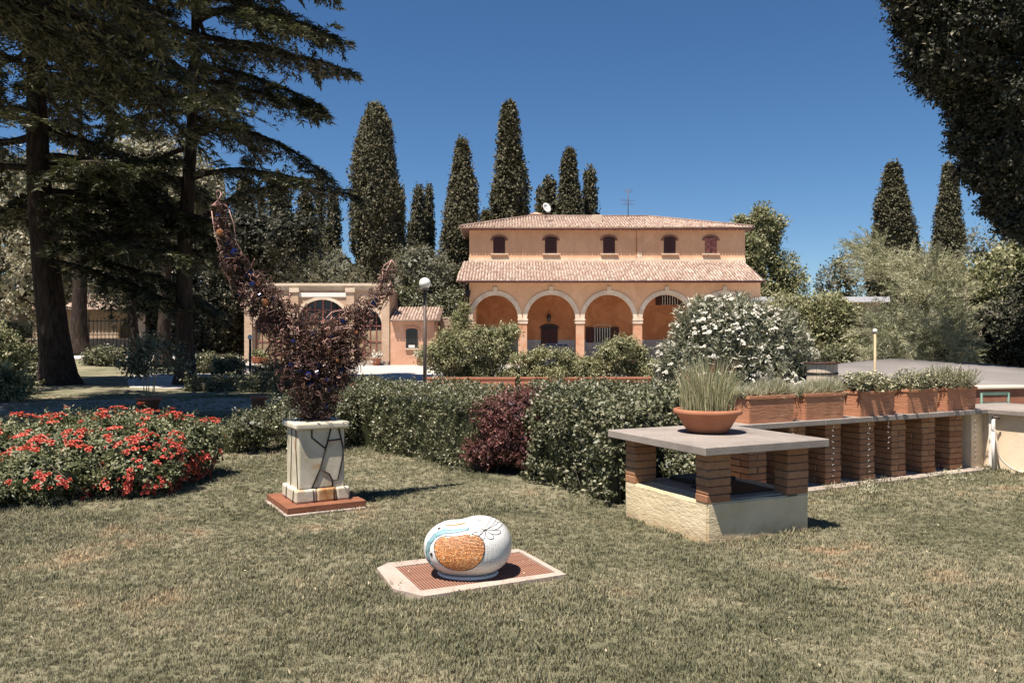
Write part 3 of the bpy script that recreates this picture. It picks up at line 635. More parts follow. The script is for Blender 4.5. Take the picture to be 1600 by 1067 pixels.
# chimneys
def chimney(x, y, w, z0, z1, mat):
    g = MB(); g.box(x-w/2, x+w/2, y-w/2, y+w/2, z0, z1); c = vbuild(g, 'chimney', mat)
    g = MB(); g.box(x-w/2-0.1, x+w/2+0.1, y-w/2-0.1, y+w/2+0.1, z1+0.001, z1+0.09)
    for sx in (-1, 1):
        for sy in (-1, 1): g.box(x+sx*w*0.36-0.05, x+sx*w*0.36+0.05, y+sy*w*0.36-0.05, y+sy*w*0.36+0.05, z1+0.091, z1+0.28)
    g.add([(x-w/2-0.12, y-w/2-0.12, z1+0.281), (x+w/2+0.12, y-w/2-0.12, z1+0.281), (x+w/2+0.12, y+w/2+0.12, z1+0.281), (x-w/2-0.12, y+w/2+0.12, z1+0.281), (x, y, z1+0.5)], [(0, 1, 4), (1, 2, 4), (2, 3, 4), (3, 0, 4), (3, 2, 1, 0)])
    vbuild(g, 'chimney_cap', M['pier_brick'], c)
chimney(1.9, 63.2, 0.75, 10.0, 11.35, M['pier_brick']); chimney(6.6, 63.8, 0.7, 10.0, 11.1, M['pier_brick'])
g = MB(); g.box(6.0, 6.7, ye+2.2, ye+3.6, 10.35, 11.05); vbuild(g, 'roof_hatch', M['cream_stone'])
# dish and aerial
dish = thing('satellite_dish', 'white satellite dish at the left of the villa roof ridge', 'satellite dish', (2.55, 59.5, 10.8))
prof = [(0.001, 0.0), (0.12, 0.012), (0.25, 0.05), (0.37, 0.11), (0.375, 0.10), (0.25, 0.035), (0.001, -0.012)]
m = MB().lathe(prof, 24); d_ = m.build('reflector', M['white'], dish); d_.rotation_euler = (math.radians(72), 0, math.radians(38)); d_.location = (0, 0, 0.75)
m = MB().tube([(0, 0.06, 0.0), (0, 0.06, 0.75)], 0.03, 6); m.tube([(0, 0.0, 0.72), (0.24, -0.3, 0.62)], 0.015, 5); m.build('mast', M['lamp_metal'], dish)
aer = thing('roof_aerial', 'thin television aerial with crossbars standing on the roof right of centre', 'aerial', (8.75, 60.0, 11.0))
m = MB().tube([(0, 0, 0), (0, 0, 2.1)], 0.03, 5); m.build('mast', M['lamp_metal'], aer)
m = MB()
for z, w in ((2.0, 0.35), (1.85, 0.3), (1.2, 0.55), (1.0, 0.25), (0.9, 0.5)): m.tube([(-w, 0, z), (w, 0.02, z+0.02)], 0.014, 4)
m.tube([(0, 0.0, 1.2), (-0.6, -0.2, 1.28)], 0.014, 4); m.build('crossbars', M['lamp_metal'], aer)
# lanterns
def lantern(x, y, z, lab):
    t = thing('hanging_lantern', lab, 'lantern', (x, y, z))
    MB().tube([(0, 0, 0.5), (0, 0, 0.85)], 0.02, 5).build('chain', M['black_metal'], t)
    MB().lathe([(0.10, 0), (0.17, 0.38), (0.17, 0.40)], 6, smooth=False).build('glass_body', M['glass'], t)
    MB().lathe([(0.2, 0.401), (0.04, 0.52)], 6, smooth=False).build('cap', M['black_metal'], t)
    MB().lathe([(0.03, -0.08), (0.11, -0.001)], 6, smooth=False).build('base', M['black_metal'], t)
lantern(2.66, 57.45, 3.05, 'black lantern above the dark door under the second arch')
lantern(-2.95, 53.7, 4.6, 'small pale lantern high on the left end of the arcade wall')

# ---------------------------------------------------------------- brick orangery with three arched glazed bays
ory = thing('brick_orangery', 'low brick orangery with three arched glazed bays and pale cornice', 'orangery', (-13, 54.2, 0))
def ob(m, name, mat, parent=None):
    o = m.build(name, mat, parent or ory)
    if parent is None: o.matrix_parent_inverse = Matrix.Translation((13, -54.2, 0))
    return o
OY = 54.2; S = OY/FP
def ox(px): return (px-800)*S
def oz(py): return EYE-(py-HZ)*S
bays = [(ox(428), 30*S, oz(510), 27*S), (ox(504), 38*S, oz(500), 32*S), (ox(568), 29*S, oz(508), 27*S)]
m = MB(); arched_wall(m, ox(383), ox(609), 0.0, oz(447), OY, OY+0.5, bays); ob(m, 'facade', M['brick_wall'])
m = MB(); m.box(ox(383), ox(383)+0.5, OY+0.51, OY+6, 0, oz(452)); m.box(ox(609)-0.5, ox(609), OY+0.51, OY+6, 0, oz(452)); m.box(ox(383), ox(609), OY+6, OY+6.4, 0, oz(452)); ob(m, 'side_wall', M['brick_wall'])
m = MB(); m.box(ox(382)-0.1, ox(610)+0.1, OY-0.22, OY+0.6, oz(446.9), oz(443)); m.box(ox(382)-0.02, ox(610)+0.02, OY-0.12, OY-0.002, oz(453), oz(447)); ob(m, 'cornice', M['cream_stone'])
m = MB(); m.box(ox(390), ox(600), OY+0.55, OY+6.5, oz(449), oz(446)); ob(m, 'flat_roof', M['cream_stone'])
for px in (389, 461, 548, 603):
    m = MB(); m.box(ox(px-6), ox(px+6), OY-0.16, OY-0.002, 0, oz(457)); p = ob(m, 'pilaster', M['brick_wall'])
    m = MB(); m.box(ox(px-7.5), ox(px+7.5), OY-0.24, OY-0.003, oz(456.9), oz(450)); ob(m, 'pilaster_capital', M['cream_stone'])
m = MB(); m.box(ox(468), ox(541), OY-0.08, OY-0.002, oz(464), oz(457.5)); ob(m, 'lintel_band', M['white'])
for i, (cx, r, sp, rise) in enumerate(bays):
    m = MB(); arch_band(m, cx, r-0.01, sp, rise-0.01, 0.20, OY-0.07, OY+0.1); ob(m, 'arch_moulding', M['cream_stone'])
    g = MB(); g.prism_y(arch_poly(cx, r, 0.0, sp, rise), OY+0.26, OY+0.30); wn = ob(g, 'window', M['glass'])
    g = MB()
    nb = 6
    for k in range(nb+1):
        x = cx-r+2*r*k/nb; w = 0.05 if k != nb//2 else 0.11; tz = sp+rise*math.sqrt(max(0, 1-((x-cx)/r)**2)); x = min(max(x, cx-r+w), cx+r-w); g.box(x-w/2, x+w/2, OY+0.18, OY+0.255, 0, tz)
    for z in (0.75, 1.6, sp-0.05, sp+rise*0.5):
        hw = r if z < sp else r*math.sqrt(max(0, 1-((z-sp)/rise)**2)); g.box(cx-hw, cx+hw, OY+0.19, OY+0.25, z-0.03, z+0.03)
    ob(g, 'glazing_bars', M['worn_wood'], wn)
    for s in range(nb):
        x0 = cx-r+2*r*s/nb+0.04; g = MB(); g.box(x0, x0+2*r/nb-0.08, OY+0.235, OY+0.258, 0.1, sp-0.3-0.25*random.random()); ob(g, 'blind', M['curtain'], wn)
m = MB(); m.box(ox(530), ox(609), OY-0.9, OY-0.2, 0, 0.28); ob(m, 'stone_step', M['paving'])
# potted plants in front of the orangery
for i, (px, D, s, lab) in enumerate(((401, 53, 0.34, 'terracotta pot left of the lamp, before the left orangery bay'), (412, 53.2, 0.30, 'small terracotta pot at the foot of the left orangery window'), (588, 52.9, 0.3, 'pot of pale flowers beside the right end pier of the orangery'), (657, 53.2, 0.3, 'pot of pink flowers at the corner of the pink outbuilding'))):
    t = thing('plant_pot', lab, 'plant pot', ((px-800)/FP*D, D, 0.0), group='pots along the outbuildings')
    MB().lathe([(s*0.7, 0), (s, s*1.5), (s*1.12, s*1.52), (s*1.12, s*1.75), (s*0.95, s*1.75)], 16).build('pot', M['terra_far'], t)
    crown('plant', [(0, 0, s*2.2, s*1.1, s*1.1, s*0.8)], 260, 0.13, M['petal_white'] if i > 1 else M['shrub'], t, core=0.7)

# ---------------------------------------------------------------- pink outbuilding with one window
an = thing('pink_outbuilding', 'small pink stuccoed outbuilding with tiled roof and one dark window', 'outbuilding', (-6.7, 54, 0))
def ab(m, name, mat, parent=None):
    o = m.build(name, mat, parent or an)
    if parent is None: o.matrix_parent_inverse = Matrix.Translation((6.7, -54, 0))
    return o
m = MB(); m.box(-8.25, -5.1, 54, 57, 0, 3.05); ab(m, 'wall', M['pink_stucco'])
tile_roof('roof_tiles', (-8.2, 53.6, 3.02), (-4.85, 53.6, 3.02), (-8.2, 56.4, 4.0), (-4.85, 56.4, 4.0), an).matrix_parent_inverse = Matrix.Translation((6.7, -54, 0))
g = MB(); g.prism_y(arch_poly(-6.79, 0.40, 1.15, 2.36, 0.13), 53.94, 53.995); wn = ab(g, 'window', M['glass'])
g = MB(); arch_band(g, -6.79, 0.41, 2.37, 0.13, 0.15, 53.93, 53.99, 8); g.box(-7.33, -7.2, 53.93, 53.99, 2.1, 2.369); g.box(-6.38, -6.25, 53.93, 53.99, 2.1, 2.369); ab(g, 'window_surround', M['pier_brick'], wn)
g = MB(); g.box(-7.0, -6.58, 53.9, 53.935, 1.18, 1.36); ab(g, 'white_panel', M['white'], wn)
g = MB(); g.box(-7.25, -6.33, 53.88, 53.99, 1.05, 1.14); ab(g, 'window_sill', M['cream_stone'], wn)
g = MB()
for x in (-7.0, -6.79, -6.58): g.box(x-0.015, x+0.015, 53.92, 53.937, 1.37, 2.4)
ab(g, 'window_bars', M['black_metal'], wn)
g = MB(); g.tube([(-5.2, 53.93, 3.0), (-5.2, 53.93, 0.1)], 0.05, 6); ab(g, 'downpipe', M['pier_brick'])
# rough pierced brick wall joining it to the villa, built of bricks that can be made out only as courses
bw = thing('brick_garden_wall', 'rough old brick wall joining the pink outbuilding to the villa', 'wall', (-4.1, 55, 0))
m = MB(); m.box(-0.95, 0.85, 0.06, 0.4, 0, 3.2); m.build('wall_core', M['mortar'], bw)
m = MB()
for r in range(38):
    for k in range(8):
        x = -0.95+k*0.235+(0.117 if r % 2 else 0)
        if x > 0.75 or random.random() < 0.06: continue
        d = random.uniform(0, 0.03); m.box(x, min(x+0.215, 0.85), 0.0-d, 0.062, r*0.084+0.006, r*0.084+0.072)
o = m.build('bricks', M['brick_wall'], bw); o['kind'] = 'stuff'
m = MB(); m.box(-0.98, 0.88, -0.04, 0.44, 3.201, 3.27); m.build('coping', M['cream_stone'], bw)

# low wall and pale gated wall far left
fw = thing('retaining_wall', 'low brick retaining wall beside the gravel drive, far left behind trunks', 'wall', (-40, 60, 0.9))
m = MB(); m.box(-24, 14, 0, 0.5, -1, 0.85); m.build('wall', M['brick_wall'], fw); m = MB(); m.box(-24.1, 14.1, -0.06, 0.56, 0.851, 0.95); m.build('coping', M['cream_stone'], fw)
fb = thing('farm_building', 'old brick and plaster building glimpsed between the left trunks', 'building', (-43, 72, 0.9))
m = MB(); arched_wall(m, -16, 14, 0, 3.6, 0, 0.5, [(-9, 1.2, 1.8, 0.8), (-2, 1.2, 1.8, 0.8), (9, 1.6, 1.8, 1.1)]); m.build('wall', M['brick_wall'], fb)
tile_roof('roof_tiles', (-16.5, -0.6, 3.55), (14.5, -0.6, 3.55), (-16.5, 4.5, 5.3), (14.5, 4.5, 5.3), fb, 0.3, 0.5)
m = MB(); m.box(-16, 14, 3, 3.4, 0, 3.5); m.build('back_wall', M['cream'], fb)
gt = thing('iron_gate', 'tall barred iron gate standing open by the far left wall', 'gate', (-29.3, 58.5, 1.0))
for s in (-1, 1):
    m = MB(); m.box(s*2.2-0.3, s*2.2+0.3, -0.3, 0.3, -0.3, 2.6); m.box(s*2.2-0.38, s*2.2+0.38, -0.38, 0.38, 2.601, 2.75); m.build('gate_pier', M['brick_wall'], gt)
for k in range(13):
    m = MB(); m.tube([(-1.75+k*0.29, 0, 0.08), (-1.75+k*0.29, 0, 2.3)], 0.025, 5); m.build('bar', M['black_metal'], gt)
for z in (0.15, 1.1, 2.1): m = MB(); m.box(-1.85, 1.85, -0.04, 0.04, z-0.03, z+0.03); m.build('rail', M['black_metal'], gt)
# flat white roofed shed right of the villa
sh = thing('flat_roofed_shed', 'low shed with flat grey roof to the right of the villa', 'shed', (19.5, 50, 0))
m = MB(); m.box(-3.6, 3.6, 0, 5, 0, 4.05); m.build('wall', M['curtain'], sh); m = MB(); m.box(-4.0, 4.0, -0.5, 5.4, 4.06, 4.38); m.build('roof', M['grey_roof'], sh)
# ---------------------------------------------------------------- table of brick pillars, concrete slab
TA = math.radians(25.5)
table = thing('garden_table', 'concrete slab table on four brick pillars above a cream rendered block', 'table', (1.478, 6.09, 0), TA)
TL, TD = 1.30, 1.385
MB().box(0, TL, 0, TD, 0.722, 0.787).build('table_slab', M['slab'], table, bevel=0.005, seg=1)
B0, B1x, B1y = 0.115, TL-0.115, TD-0.115
# rendered block as a ring wall with a floor inside
def rough_block(x0, x1, y0, y1, z0, z1, name):
    bm = bmesh.new(); bmesh.ops.create_cube(bm, size=1)
    for v in bm.verts: v.co = Vector((x0+(v.co.x+0.5)*(x1-x0), y0+(v.co.y+0.5)*(y1-y0), z0+(v.co.z+0.5)*(z1-z0)))
    bmesh.ops.bevel(bm, geom=list(bm.edges), offset=0.012, segments=2, affect='EDGES')
    bmesh.ops.subdivide_edges(bm, edges=[e for e in bm.edges if e.calc_length() > 0.1], cuts=14, use_grid_fill=True)
    pts = np.array([v.co for v in bm.verts]); dn = nz(pts, 9)*0.004+nz(pts, 22)*0.002
    bm.normal_update()
    for v, d in zip(bm.verts, dn): v.co += v.normal*float(d)
    me = bpy.data.meshes.new(name); bm.to_mesh(me); bm.free(); me.materials.append(M['block_plaster'])
    return link(bpy.data.objects.new(name, me), table)
rough_block(B0, B1x, B0, B1y, -0.08, 0.325, 'rendered_block')
MB().box(B0+0.16, B1x-0.16, B0+0.05, B1y-0.1, 0.326, 0.336).build('hearth_floor', M['paving'], table)
MB().box(0.42, 0.95, 0.28, 0.72, 0.337, 0.352).build('iron_plate', M['iron'], table, bevel=0.003, seg=1)
MB().box(0.50, 1.0, 0.80, 1.12, 0.337, 0.375).build('iron_tray', M['iron'], table, bevel=0.003, seg=1)
_bm = {}
def brick(w, d, h, parent, loc, mat='brick'):
    k = (round(w, 3), round(d, 3), round(h, 3), mat)
    if k not in _bm:
        bm = bmesh.new(); bmesh.ops.create_cube(bm, size=1)
        for v in bm.verts: v.co = Vector((v.co.x*w, v.co.y*d, v.co.z*h))
        bmesh.ops.bevel(bm, geom=list(bm.edges), offset=0.004, segments=1, affect='EDGES')
        me = bpy.data.meshes.new('brick'); bm.to_mesh(me); bm.free(); me.materials.append(M[mat]); _bm[k] = me
    o = link(bpy.data.objects.new('brick', _bm[k]), parent)
    o.location = (loc[0]+random.gauss(0, 0.003), loc[1]+random.gauss(0, 0.003), loc[2]); o.rotation_euler = (0, 0, random.gauss(0, 0.008)); return o
for (px, py) in ((B0+0.12, B0+0.075), (B1x-0.12, B0+0.075), (B0+0.12, B1y-0.075), (B1x-0.12, B1y-0.075)):
    MB().box(px-0.108, px+0.108, py-0.063, py+0.063, 0.30, 0.7215).build('mortar_core', M['mortar'], table)
    for k in range(6): brick(0.235, 0.148, 0.058, table, (px, py, 0.326+0.0655*(k+0.5)))

# terracotta bowl with grass
bowl = thing('terracotta_bowl', 'round terracotta bowl planter standing on the concrete slab table', 'planter')
bp = Matrix.Rotation(TA, 4, 'Z') @ Vector((0.70, 0.83, 0)); bowl.location = (1.478+bp.x, 6.09+bp.y, 0.7875)
prof = [(0.155, 0.0), (0.172, 0.008), (0.205, 0.05), (0.255, 0.135), (0.275, 0.165), (0.298, 0.168), (0.304, 0.182), (0.301, 0.205), (0.285, 0.212), (0.268, 0.207), (0.262, 0.17), (0.02, 0.165)]
MB().lathe(prof, 56).build('bowl', M['terra2'], bowl)
MB().lathe([(0.2, -0.0), (0.205, 0.004), (0.02, 0.006)], 32).build('saucer', M['iron'], bowl)
MB().lathe([(0.264, 0.178), (0.14, 0.19), (0.001, 0.192)], 32).build('soil', M['soil'], bowl)
def grass_clump(name, lab, cat, loc, rad, nbl, h0, h1, mat, lean=0.25, w=0.006, parent_thing=None, segs=4, spread=1.0):
    t = parent_thing or thing(name, lab, cat, loc)
    V, F, R = [], [], []
    for i in range(nbl):
        a = random.uniform(0, 2*PI); r = rad*math.sqrt(random.random()); x, y = r*math.cos(a), r*math.sin(a)
        h = random.uniform(h0, h1)*(1-0.15*r/rad); d = a+random.gauss(0, 0.9); ln = abs(random.gauss(0, lean))*h+0.25*lean*h*r/rad*spread; ww = w*random.uniform(0.6, 1.3)
        dx, dy = math.cos(d), math.sin(d); tw = random.uniform(0, PI); px_, py_ = math.cos(tw)*ww/2, math.sin(tw)*ww/2; b = len(V); rv = random.random()
        for s in range(segs+1):
            q = s/segs; f = 1-q**2*0.96; k = ln*q**1.8; V += [(x+dx*k+px_*f, y+dy*k+py_*f, h*q*(1-0.12*(ln/h)*q)), (x+dx*k-px_*f, y+dy*k-py_*f, h*q*(1-0.12*(ln/h)*q))]
        for s in range(segs): F.append((b+2*s, b+2*s+1, b+2*s+3, b+2*s+2)); R.append(min(1, rv*0.86 if s < segs-1 else rv*1.04))
    o = link(bpy.data.objects.new('blades', fast_mesh('blades', np.array(V), np.array(F), mat, np.array(R))), t); o['kind'] = 'stuff'; return t
gr = grass_clump('ornamental_grass', 'tuft of upright red-tipped grass growing in the terracotta bowl', 'grass plant', tuple(bowl.location+Vector((0, 0, 0.18))), 0.235, 760, 0.26, 0.60, M['reed'], 0.22, 0.0065, spread=1.2)

# ---------------------------------------------------------------- long bench on brick piers (outdoor counter)
BA = math.radians(27.8)
bench = thing('brick_bench', 'long concrete bench on a row of brick piers carrying terracotta boxes', 'bench', (3.09, 8.39, 0), BA)
for t0, t1 in ((-0.95, 0.30), (0.302, 1.70), (1.702, 3.17)):
    MB().box(t0, t1, 0, 0.56, 0.705, 0.762).build('bench_slab', M['slab'], bench, bevel=0.005, seg=1)
MB().box(-1.2, 3.2, -0.03, 0.62, -0.05, 0.035).build('footing', M['paving'], bench, bevel=0.006, seg=1)
for k in range(7):
    t = -1.02+k*0.5435+0.33 if k < 0 else -0.64+k*0.545
    if k == 0: t = -0.66
    t0 = {0: -0.68, 1: -0.11, 2: 0.44, 3: 0.995, 4: 1.535, 5: 2.075, 6: 2.60}[k]; c = t0+0.12
    MB().box(c-0.112, c+0.112, 0.125, 0.475, 0.03, 0.7045).build('mortar_core', M['mortar'], bench)
    for r in range(10):
        z = 0.036+0.0668*(r+0.5)
        if r % 2 == 0:
            for j in range(3): brick(0.245, 0.118, 0.059, bench, (c, 0.175+j*0.124, z))
        else:
            for s in (-1, 1): brick(0.119, 0.243, 0.059, bench, (c+s*0.0625, 0.238, z))
            brick(0.245, 0.118, 0.059, bench, (c, 0.423, z))
# plastered corner and the wing that comes forward
wing = thing('plastered_counter', 'cream plastered counter wing with concrete top at the right edge', 'counter', (3.09, 8.39, 0), BA)
MB().box(3.255, 4.3, -2.6, 0.50, -0.06, 0.705).build('plaster_wall', M['cream'], wing, bevel=0.006, seg=1)
MB().box(3.0, 3.252, 0.10, 0.50, -0.04, 0.704).build('plaster_return', M['cream'], wing)
MB().box(3.172, 4.4, -2.7, 0.56, 0.706, 0.763).build('counter_slab', M['slab'], wing, bevel=0.005, seg=1)
MB().box(3.225, 3.25, -0.04, 0.02, -0.02, 0.70).build('corner_strip', M['white'], wing)
def bl(t, d, z=0): # bench local -> world
    v = Matrix.Rotation(BA, 3, 'Z') @ Vector((t, d, 0)); return Vector((3.09+v.x, 8.39+v.y, z))
def curve_tube(name, pts, r, mat, parent, n=8, sub=8):
    pts = [Vector(p) for p in pts]; out = []
    for i in range(len(pts)-1):
        p0, p1, p2, p3 = pts[max(i-1, 0)], pts[i], pts[i+1], pts[min(i+2, len(pts)-1)]
        for k in range(sub):
            t = k/sub; out.append(0.5*((2*p1)+(p2-p0)*t+(2*p0-5*p1+4*p2-p3)*t*t+(3*p1-p0-3*p2+p3)*t**3))
    out.append(pts[-1]); return MB().tube(out, r, n).build(name, mat, parent)
M['hose'] = plain('pale_hose', (0.62, 0.52, 0.42), 0.5, 0, 0.1)
tap = thing('standpipe', 'white standpipe with tap and coiled pale hose at the counter corner', 'standpipe', tuple(bl(3.12, -0.10)))
tap.rotation_euler = (0, 0, BA)
MB().tube([(0, 0, 0), (0, 0, 0.58)], 0.018, 10).build('pipe', M['white'], tap)
MB().lathe([(0.018, 0.0), (0.023, 0.02), (0.023, 0.10), (0.02, 0.12), (0.02, 0.15)], 14, c=(0, 0, 0.50)).build('coupling', M['white'], tap)
m = MB(); m.tube([(0, 0, 0.645), (0, 0, 0.69)], 0.014, 8); m.tube([(0, 0, 0.675), (0.05, -0.03, 0.675), (0.06, -0.035, 0.65)], 0.012, 8); m.tube([(-0.04, 0, 0.70), (0.04, 0, 0.70)], 0.009, 6); m.build('tap_head', M['lamp_metal'], tap)
curve_tube('hose', [(0.0, -0.02, 0.52), (0.01, -0.04, 0.35), (0.03, -0.07, 0.18), (0.10, -0.2, 0.05), (0.16, -0.42, 0.015), (0.12, -0.66, 0.015)], 0.011, M['hose'], tap)
hs = thing('hanging_hose', 'pale hose looped over the front of the plastered counter', 'hose', tuple(bl(3.15, -0.62)), BA)
curve_tube('hose_loop', [(0.30, 0.25, 0.776), (0.12, 0.12, 0.778), (0.012, 0.06, 0.774), (-0.025, 0.02, 0.70), (-0.028, 0.0, 0.45), (-0.02, -0.10, 0.22), (-0.03, -0.28, 0.04), (-0.03, -0.5, 0.02)], 0.012, M['hose'], hs)
curve_tube('hose_end', [(-0.028, 0.0, 0.50), (-0.03, -0.07, 0.32), (-0.03, -0.22, 0.15), (-0.03, -0.42, 0.05)], 0.010, M['hose'], hs)
pts = [(0.1+0.09*math.cos(q*0.8)*(1+q*0.02), 0.18-0.05*q*0.25+0.05*math.sin(q*0.9), 0.772+0.004*(q % 3)) for q in range(16)]
curve_tube('coiled_line', pts, 0.006, M['black_metal'], hs, 6, 4)

# terracotta boxes on the bench, each with its own plant
def trough(t0, L=0.62, lab='', D=0.34, H=0.282, tilt=0.0):
    T = thing('terracotta_box', lab, 'planter', tuple(bl(t0+0.01, 0.03, 0.7625)), BA+tilt, 'terracotta boxes in a row on the bench')
    bm = bmesh.new()
    def ring(x0, x1, y0, y1, z): return [bm.verts.new(p) for p in ((x0, y0, z), (x1, y0, z), (x1, y1, z), (x0, y1, z))]
    e = 0.012
    rs = [ring(e, L-e, e, D-e, 0), ring(0.002, L-0.002, 0.002, D-0.002, H-0.035), ring(-0.006, L+0.006, -0.006, D+0.006, H-0.03), ring(-0.006, L+0.006, -0.006, D+0.006, H), ring(0.03, L-0.03, 0.03, D-0.03, H), ring(0.035, L-0.035, 0.035, D-0.035, H-0.03)]
    bm.faces.new(rs[0][::-1])
    for a, b in zip(rs, rs[1:]):
        for i in range(4): bm.faces.new((a[i], a[(i+1) % 4], b[(i+1) % 4], b[i]))
    bm.faces.new(rs[-1]).material_index = 1
    bmesh.ops.bevel(bm, geom=[e_ for e_ in bm.edges if abs(e_.verts[0].co.z-e_.verts[1].co.z) > 0.1], offset=0.008, segments=2, affect='EDGES')
    me = bpy.data.meshes.new('box_body'); bm.to_mesh(me); bm.free(); me.materials.append(M['terra']); me.materials.append(M['soil']); link(bpy.data.objects.new('box_body', me), T)
    return T
labs = ['terracotta box half hidden behind the round bowl, first of the bench row', 'second terracotta box along the bench, holding fine grassy herbs', 'deeply scored middle terracotta box holding leafy basil-like herbs', 'fourth terracotta box with low pale leafy plant', 'last terracotta box at the right end of the bench, under a lavender bush']
t0s = [-0.77, 0.03, 0.885, 1.685, 2.415]; lens = [0.63, 0.61, 0.59, 0.57, 0.58]
for t0, L, lb in zip(t0s, lens, labs): trough(t0, L, lb, tilt=random.gauss(0, 0.01))
def box_plant(i, lab, fn):
    T = thing('herb_plant', lab, 'plant', tuple(bl(t0s[i]+lens[i]/2, 0.20, 1.01)), BA, 'herbs growing in the bench boxes'); fn(T, lens[i]/2); return T
def grassy(T, h):
    n = 6000; P = np.stack([RG.uniform(-h*1.05, h*1.05, n), RG.uniform(-0.13, 0.13, n), RG.uniform(0, 0.05, n)], 1); A = unit(RG.normal(size=(n, 3))*0.45+np.array([0, 0, 1.0]))
    L = RG.uniform(0.05, 0.15, n)*(1+0.35*nz(P, 6)); leaves('leaves', P, rdir(n), A, L, np.full(n, 0.008), M['herb'], T, quad=False)
def sprigs(T, h, n_s, hh, ls, lw, mat, lean=0.35, per=26, wide=0.14):
    P, N, A, Lg = [], [], [], []
    stem = MB()
    for s in range(n_s):
        b = np.array([random.uniform(-h*0.85, h*0.85), random.uniform(-wide, wide), 0]); d = np.array([random.gauss(0, lean)+b[0]*0.6, random.gauss(0, lean), 1.0]); d /= np.linalg.norm(d); H = hh*random.uniform(0.5, 1.1)
        stem.tube([tuple(b), tuple(b+d*H)], 0.0025, 3, cap=False)
        q = RG.uniform(0.12, 1.0, per); p = b+d*H*q[:, None]; P.append(p); a = unit(rdir(per)+d*0.6); A.append(a); N.append(unit(rdir(per)*0.6+np.array([0, 0, 0.9]))); Lg.append(ls*RG.uniform(0.6, 1.3, per)*(1.15-0.5*q))
    P, N, A, Lg = map(np.concatenate, (P, N, A, Lg)); leaves('leaves', P, N, A, Lg, Lg*lw, mat, T); o = stem.build('stems', mat, T); o['kind'] = 'stuff'
box_plant(0, 'fine needle-leaved herb behind the grass bowl, in the first box', grassy)
box_plant(1, 'low grassy herb filling the second terracotta box', grassy)
box_plant(2, 'broad-leaved pale green herb in the middle terracotta box', lambda T, h: sprigs(T, h*1.1, 100, 0.25, 0.062, 0.6, M['herb'], 0.5, 26, wide=0.17))
box_plant(3, 'small-leaved bushy herb in the fourth terracotta box', lambda T, h: sprigs(T, h*1.1, 150, 0.26, 0.042, 0.5, M['herb'], 0.55, 38, wide=0.17))
box_plant(4, 'dense lavender-like bush in the last terracotta box', lambda T, h: sprigs(T, h, 420, 0.30, 0.034, 0.22, M['herb'], 0.6, 46, wide=0.17))
# strings of little lights hanging from the bench front
for k, (t, lb) in enumerate(((0.40, 'light string hanging just right of the table'), (0.97, 'light string at the left edge of the fourth pier'), (1.30, 'light string between the middle piers of the bench'), (2.90, 'light string at the last pier beside the plaster'), (-0.2, 'light string seen in the gap behind the table pillar'))):
    T = thing('light_string', lb, 'light string', tuple(bl(t, -0.012, 0.70)), BA, 'fairy light strings hanging from the bench')
    n_ = 10 if t not in (1.30,) else 6; c = [(random.gauss(0, 0.006), random.gauss(0, 0.004), -0.06*j) for j in range(n_)]
    MB().tube(c, 0.0022, 4).build('cable', M['lamp_metal'], T)
    for p in c[1:]:
        for s in (-1, 1): MB().tube([(p[0], p[1], p[2]), (p[0]+s*random.uniform(0.008, 0.016), p[1]-0.006, p[2]+random.uniform(-0.01, 0.01))], [0.0012, 0.0024], 5).build('bulb', M['white'], T)
# trough and green frames behind the counter
T = thing('long_terracotta_trough', 'long terracotta trough behind the counter at the right edge', 'planter', tuple(bl(4.0, 0.9, 0)), BA-0.25)
MB().box(-0.4, 1.3, 0, 0.35, 0.0, 0.93).build('box_body', M['terra_far'], T, bevel=0.01, seg=1); MB().box(-0.43, 1.33, -0.03, 0.38, 0.931, 0.965).build('rim', M['cream_stone'], T, bevel=0.006, seg=1)
M['green_paint'] = plain('green_paint', (0.10, 0.17, 0.13), 0.5)
T = thing('green_garden_chair', 'green metal garden chair behind the counter at the right edge', 'chair', tuple(bl(4.05, 0.62, 0)), BA-0.3)
for x in (0, 0.42): MB().tube([(x, 0, 0), (x, 0, 0.9)], 0.018, 6).build('leg', M['green_paint'], T); MB().tube([(x, -0.3, 0), (x, -0.3, 0.45)], 0.018, 6).build('leg', M['green_paint'], T)
MB().box(-0.01, 0.43, -0.32, 0.01, 0.45, 0.47).build('seat', M['green_paint'], T)
for z in (0.62, 0.74, 0.87): MB().box(-0.01, 0.43, -0.012, 0.012, z, z+0.035).build('back_slat', M['green_paint'], T)

# ---------------------------------------------------------------- mosaic pebble on its grated pad
PA = math.radians(24.3)
pad = thing('concrete_pad', 'worn pinkish concrete frame flush in the lawn around the rusty grate', 'pad', (-0.576, 5.05, 0), PA)
m = MB(); zt = 0.026
def strip(poly): m.prism(poly, -0.06, zt)
strip([(-0.02, -0.125), (1.0, -0.075), (0.955, -0.006), (-0.004, -0.006)])
strip([(-0.02, -0.125), (-0.005, -0.006), (-0.005, 0.575), (-0.02, 0.70), (-0.13, 0.60), (-0.155, 0.10)])
strip([(-0.004, 0.575), (0.955, 0.575), (0.98, 0.66), (-0.019, 0.70)])
strip([(0.955, -0.005), (1.0, -0.075), (0.995, 0.60), (0.978, 0.655), (0.955, 0.574)])
m.build('concrete_frame', M['pad'], pad)
grate = thing('rusty_grate', 'rusty brown ribbed metal grate under the white mosaic pebble', 'grate', (-0.576, 5.05, -0.012), PA)
MB().box(0.0, 0.95, 0.0, 0.57, -0.03, -0.005).build('tray', M['black_metal'], grate)
bar = MB().box(-0.0056, 0.0056, 0.0, 0.57, 0, 0.020).mesh('bar', M['grate'])
for k in range(46):
    o = link(bpy.data.objects.new('bar', bar), grate); o.location = (0.010+k*0.0206, 0.0, 0.015)
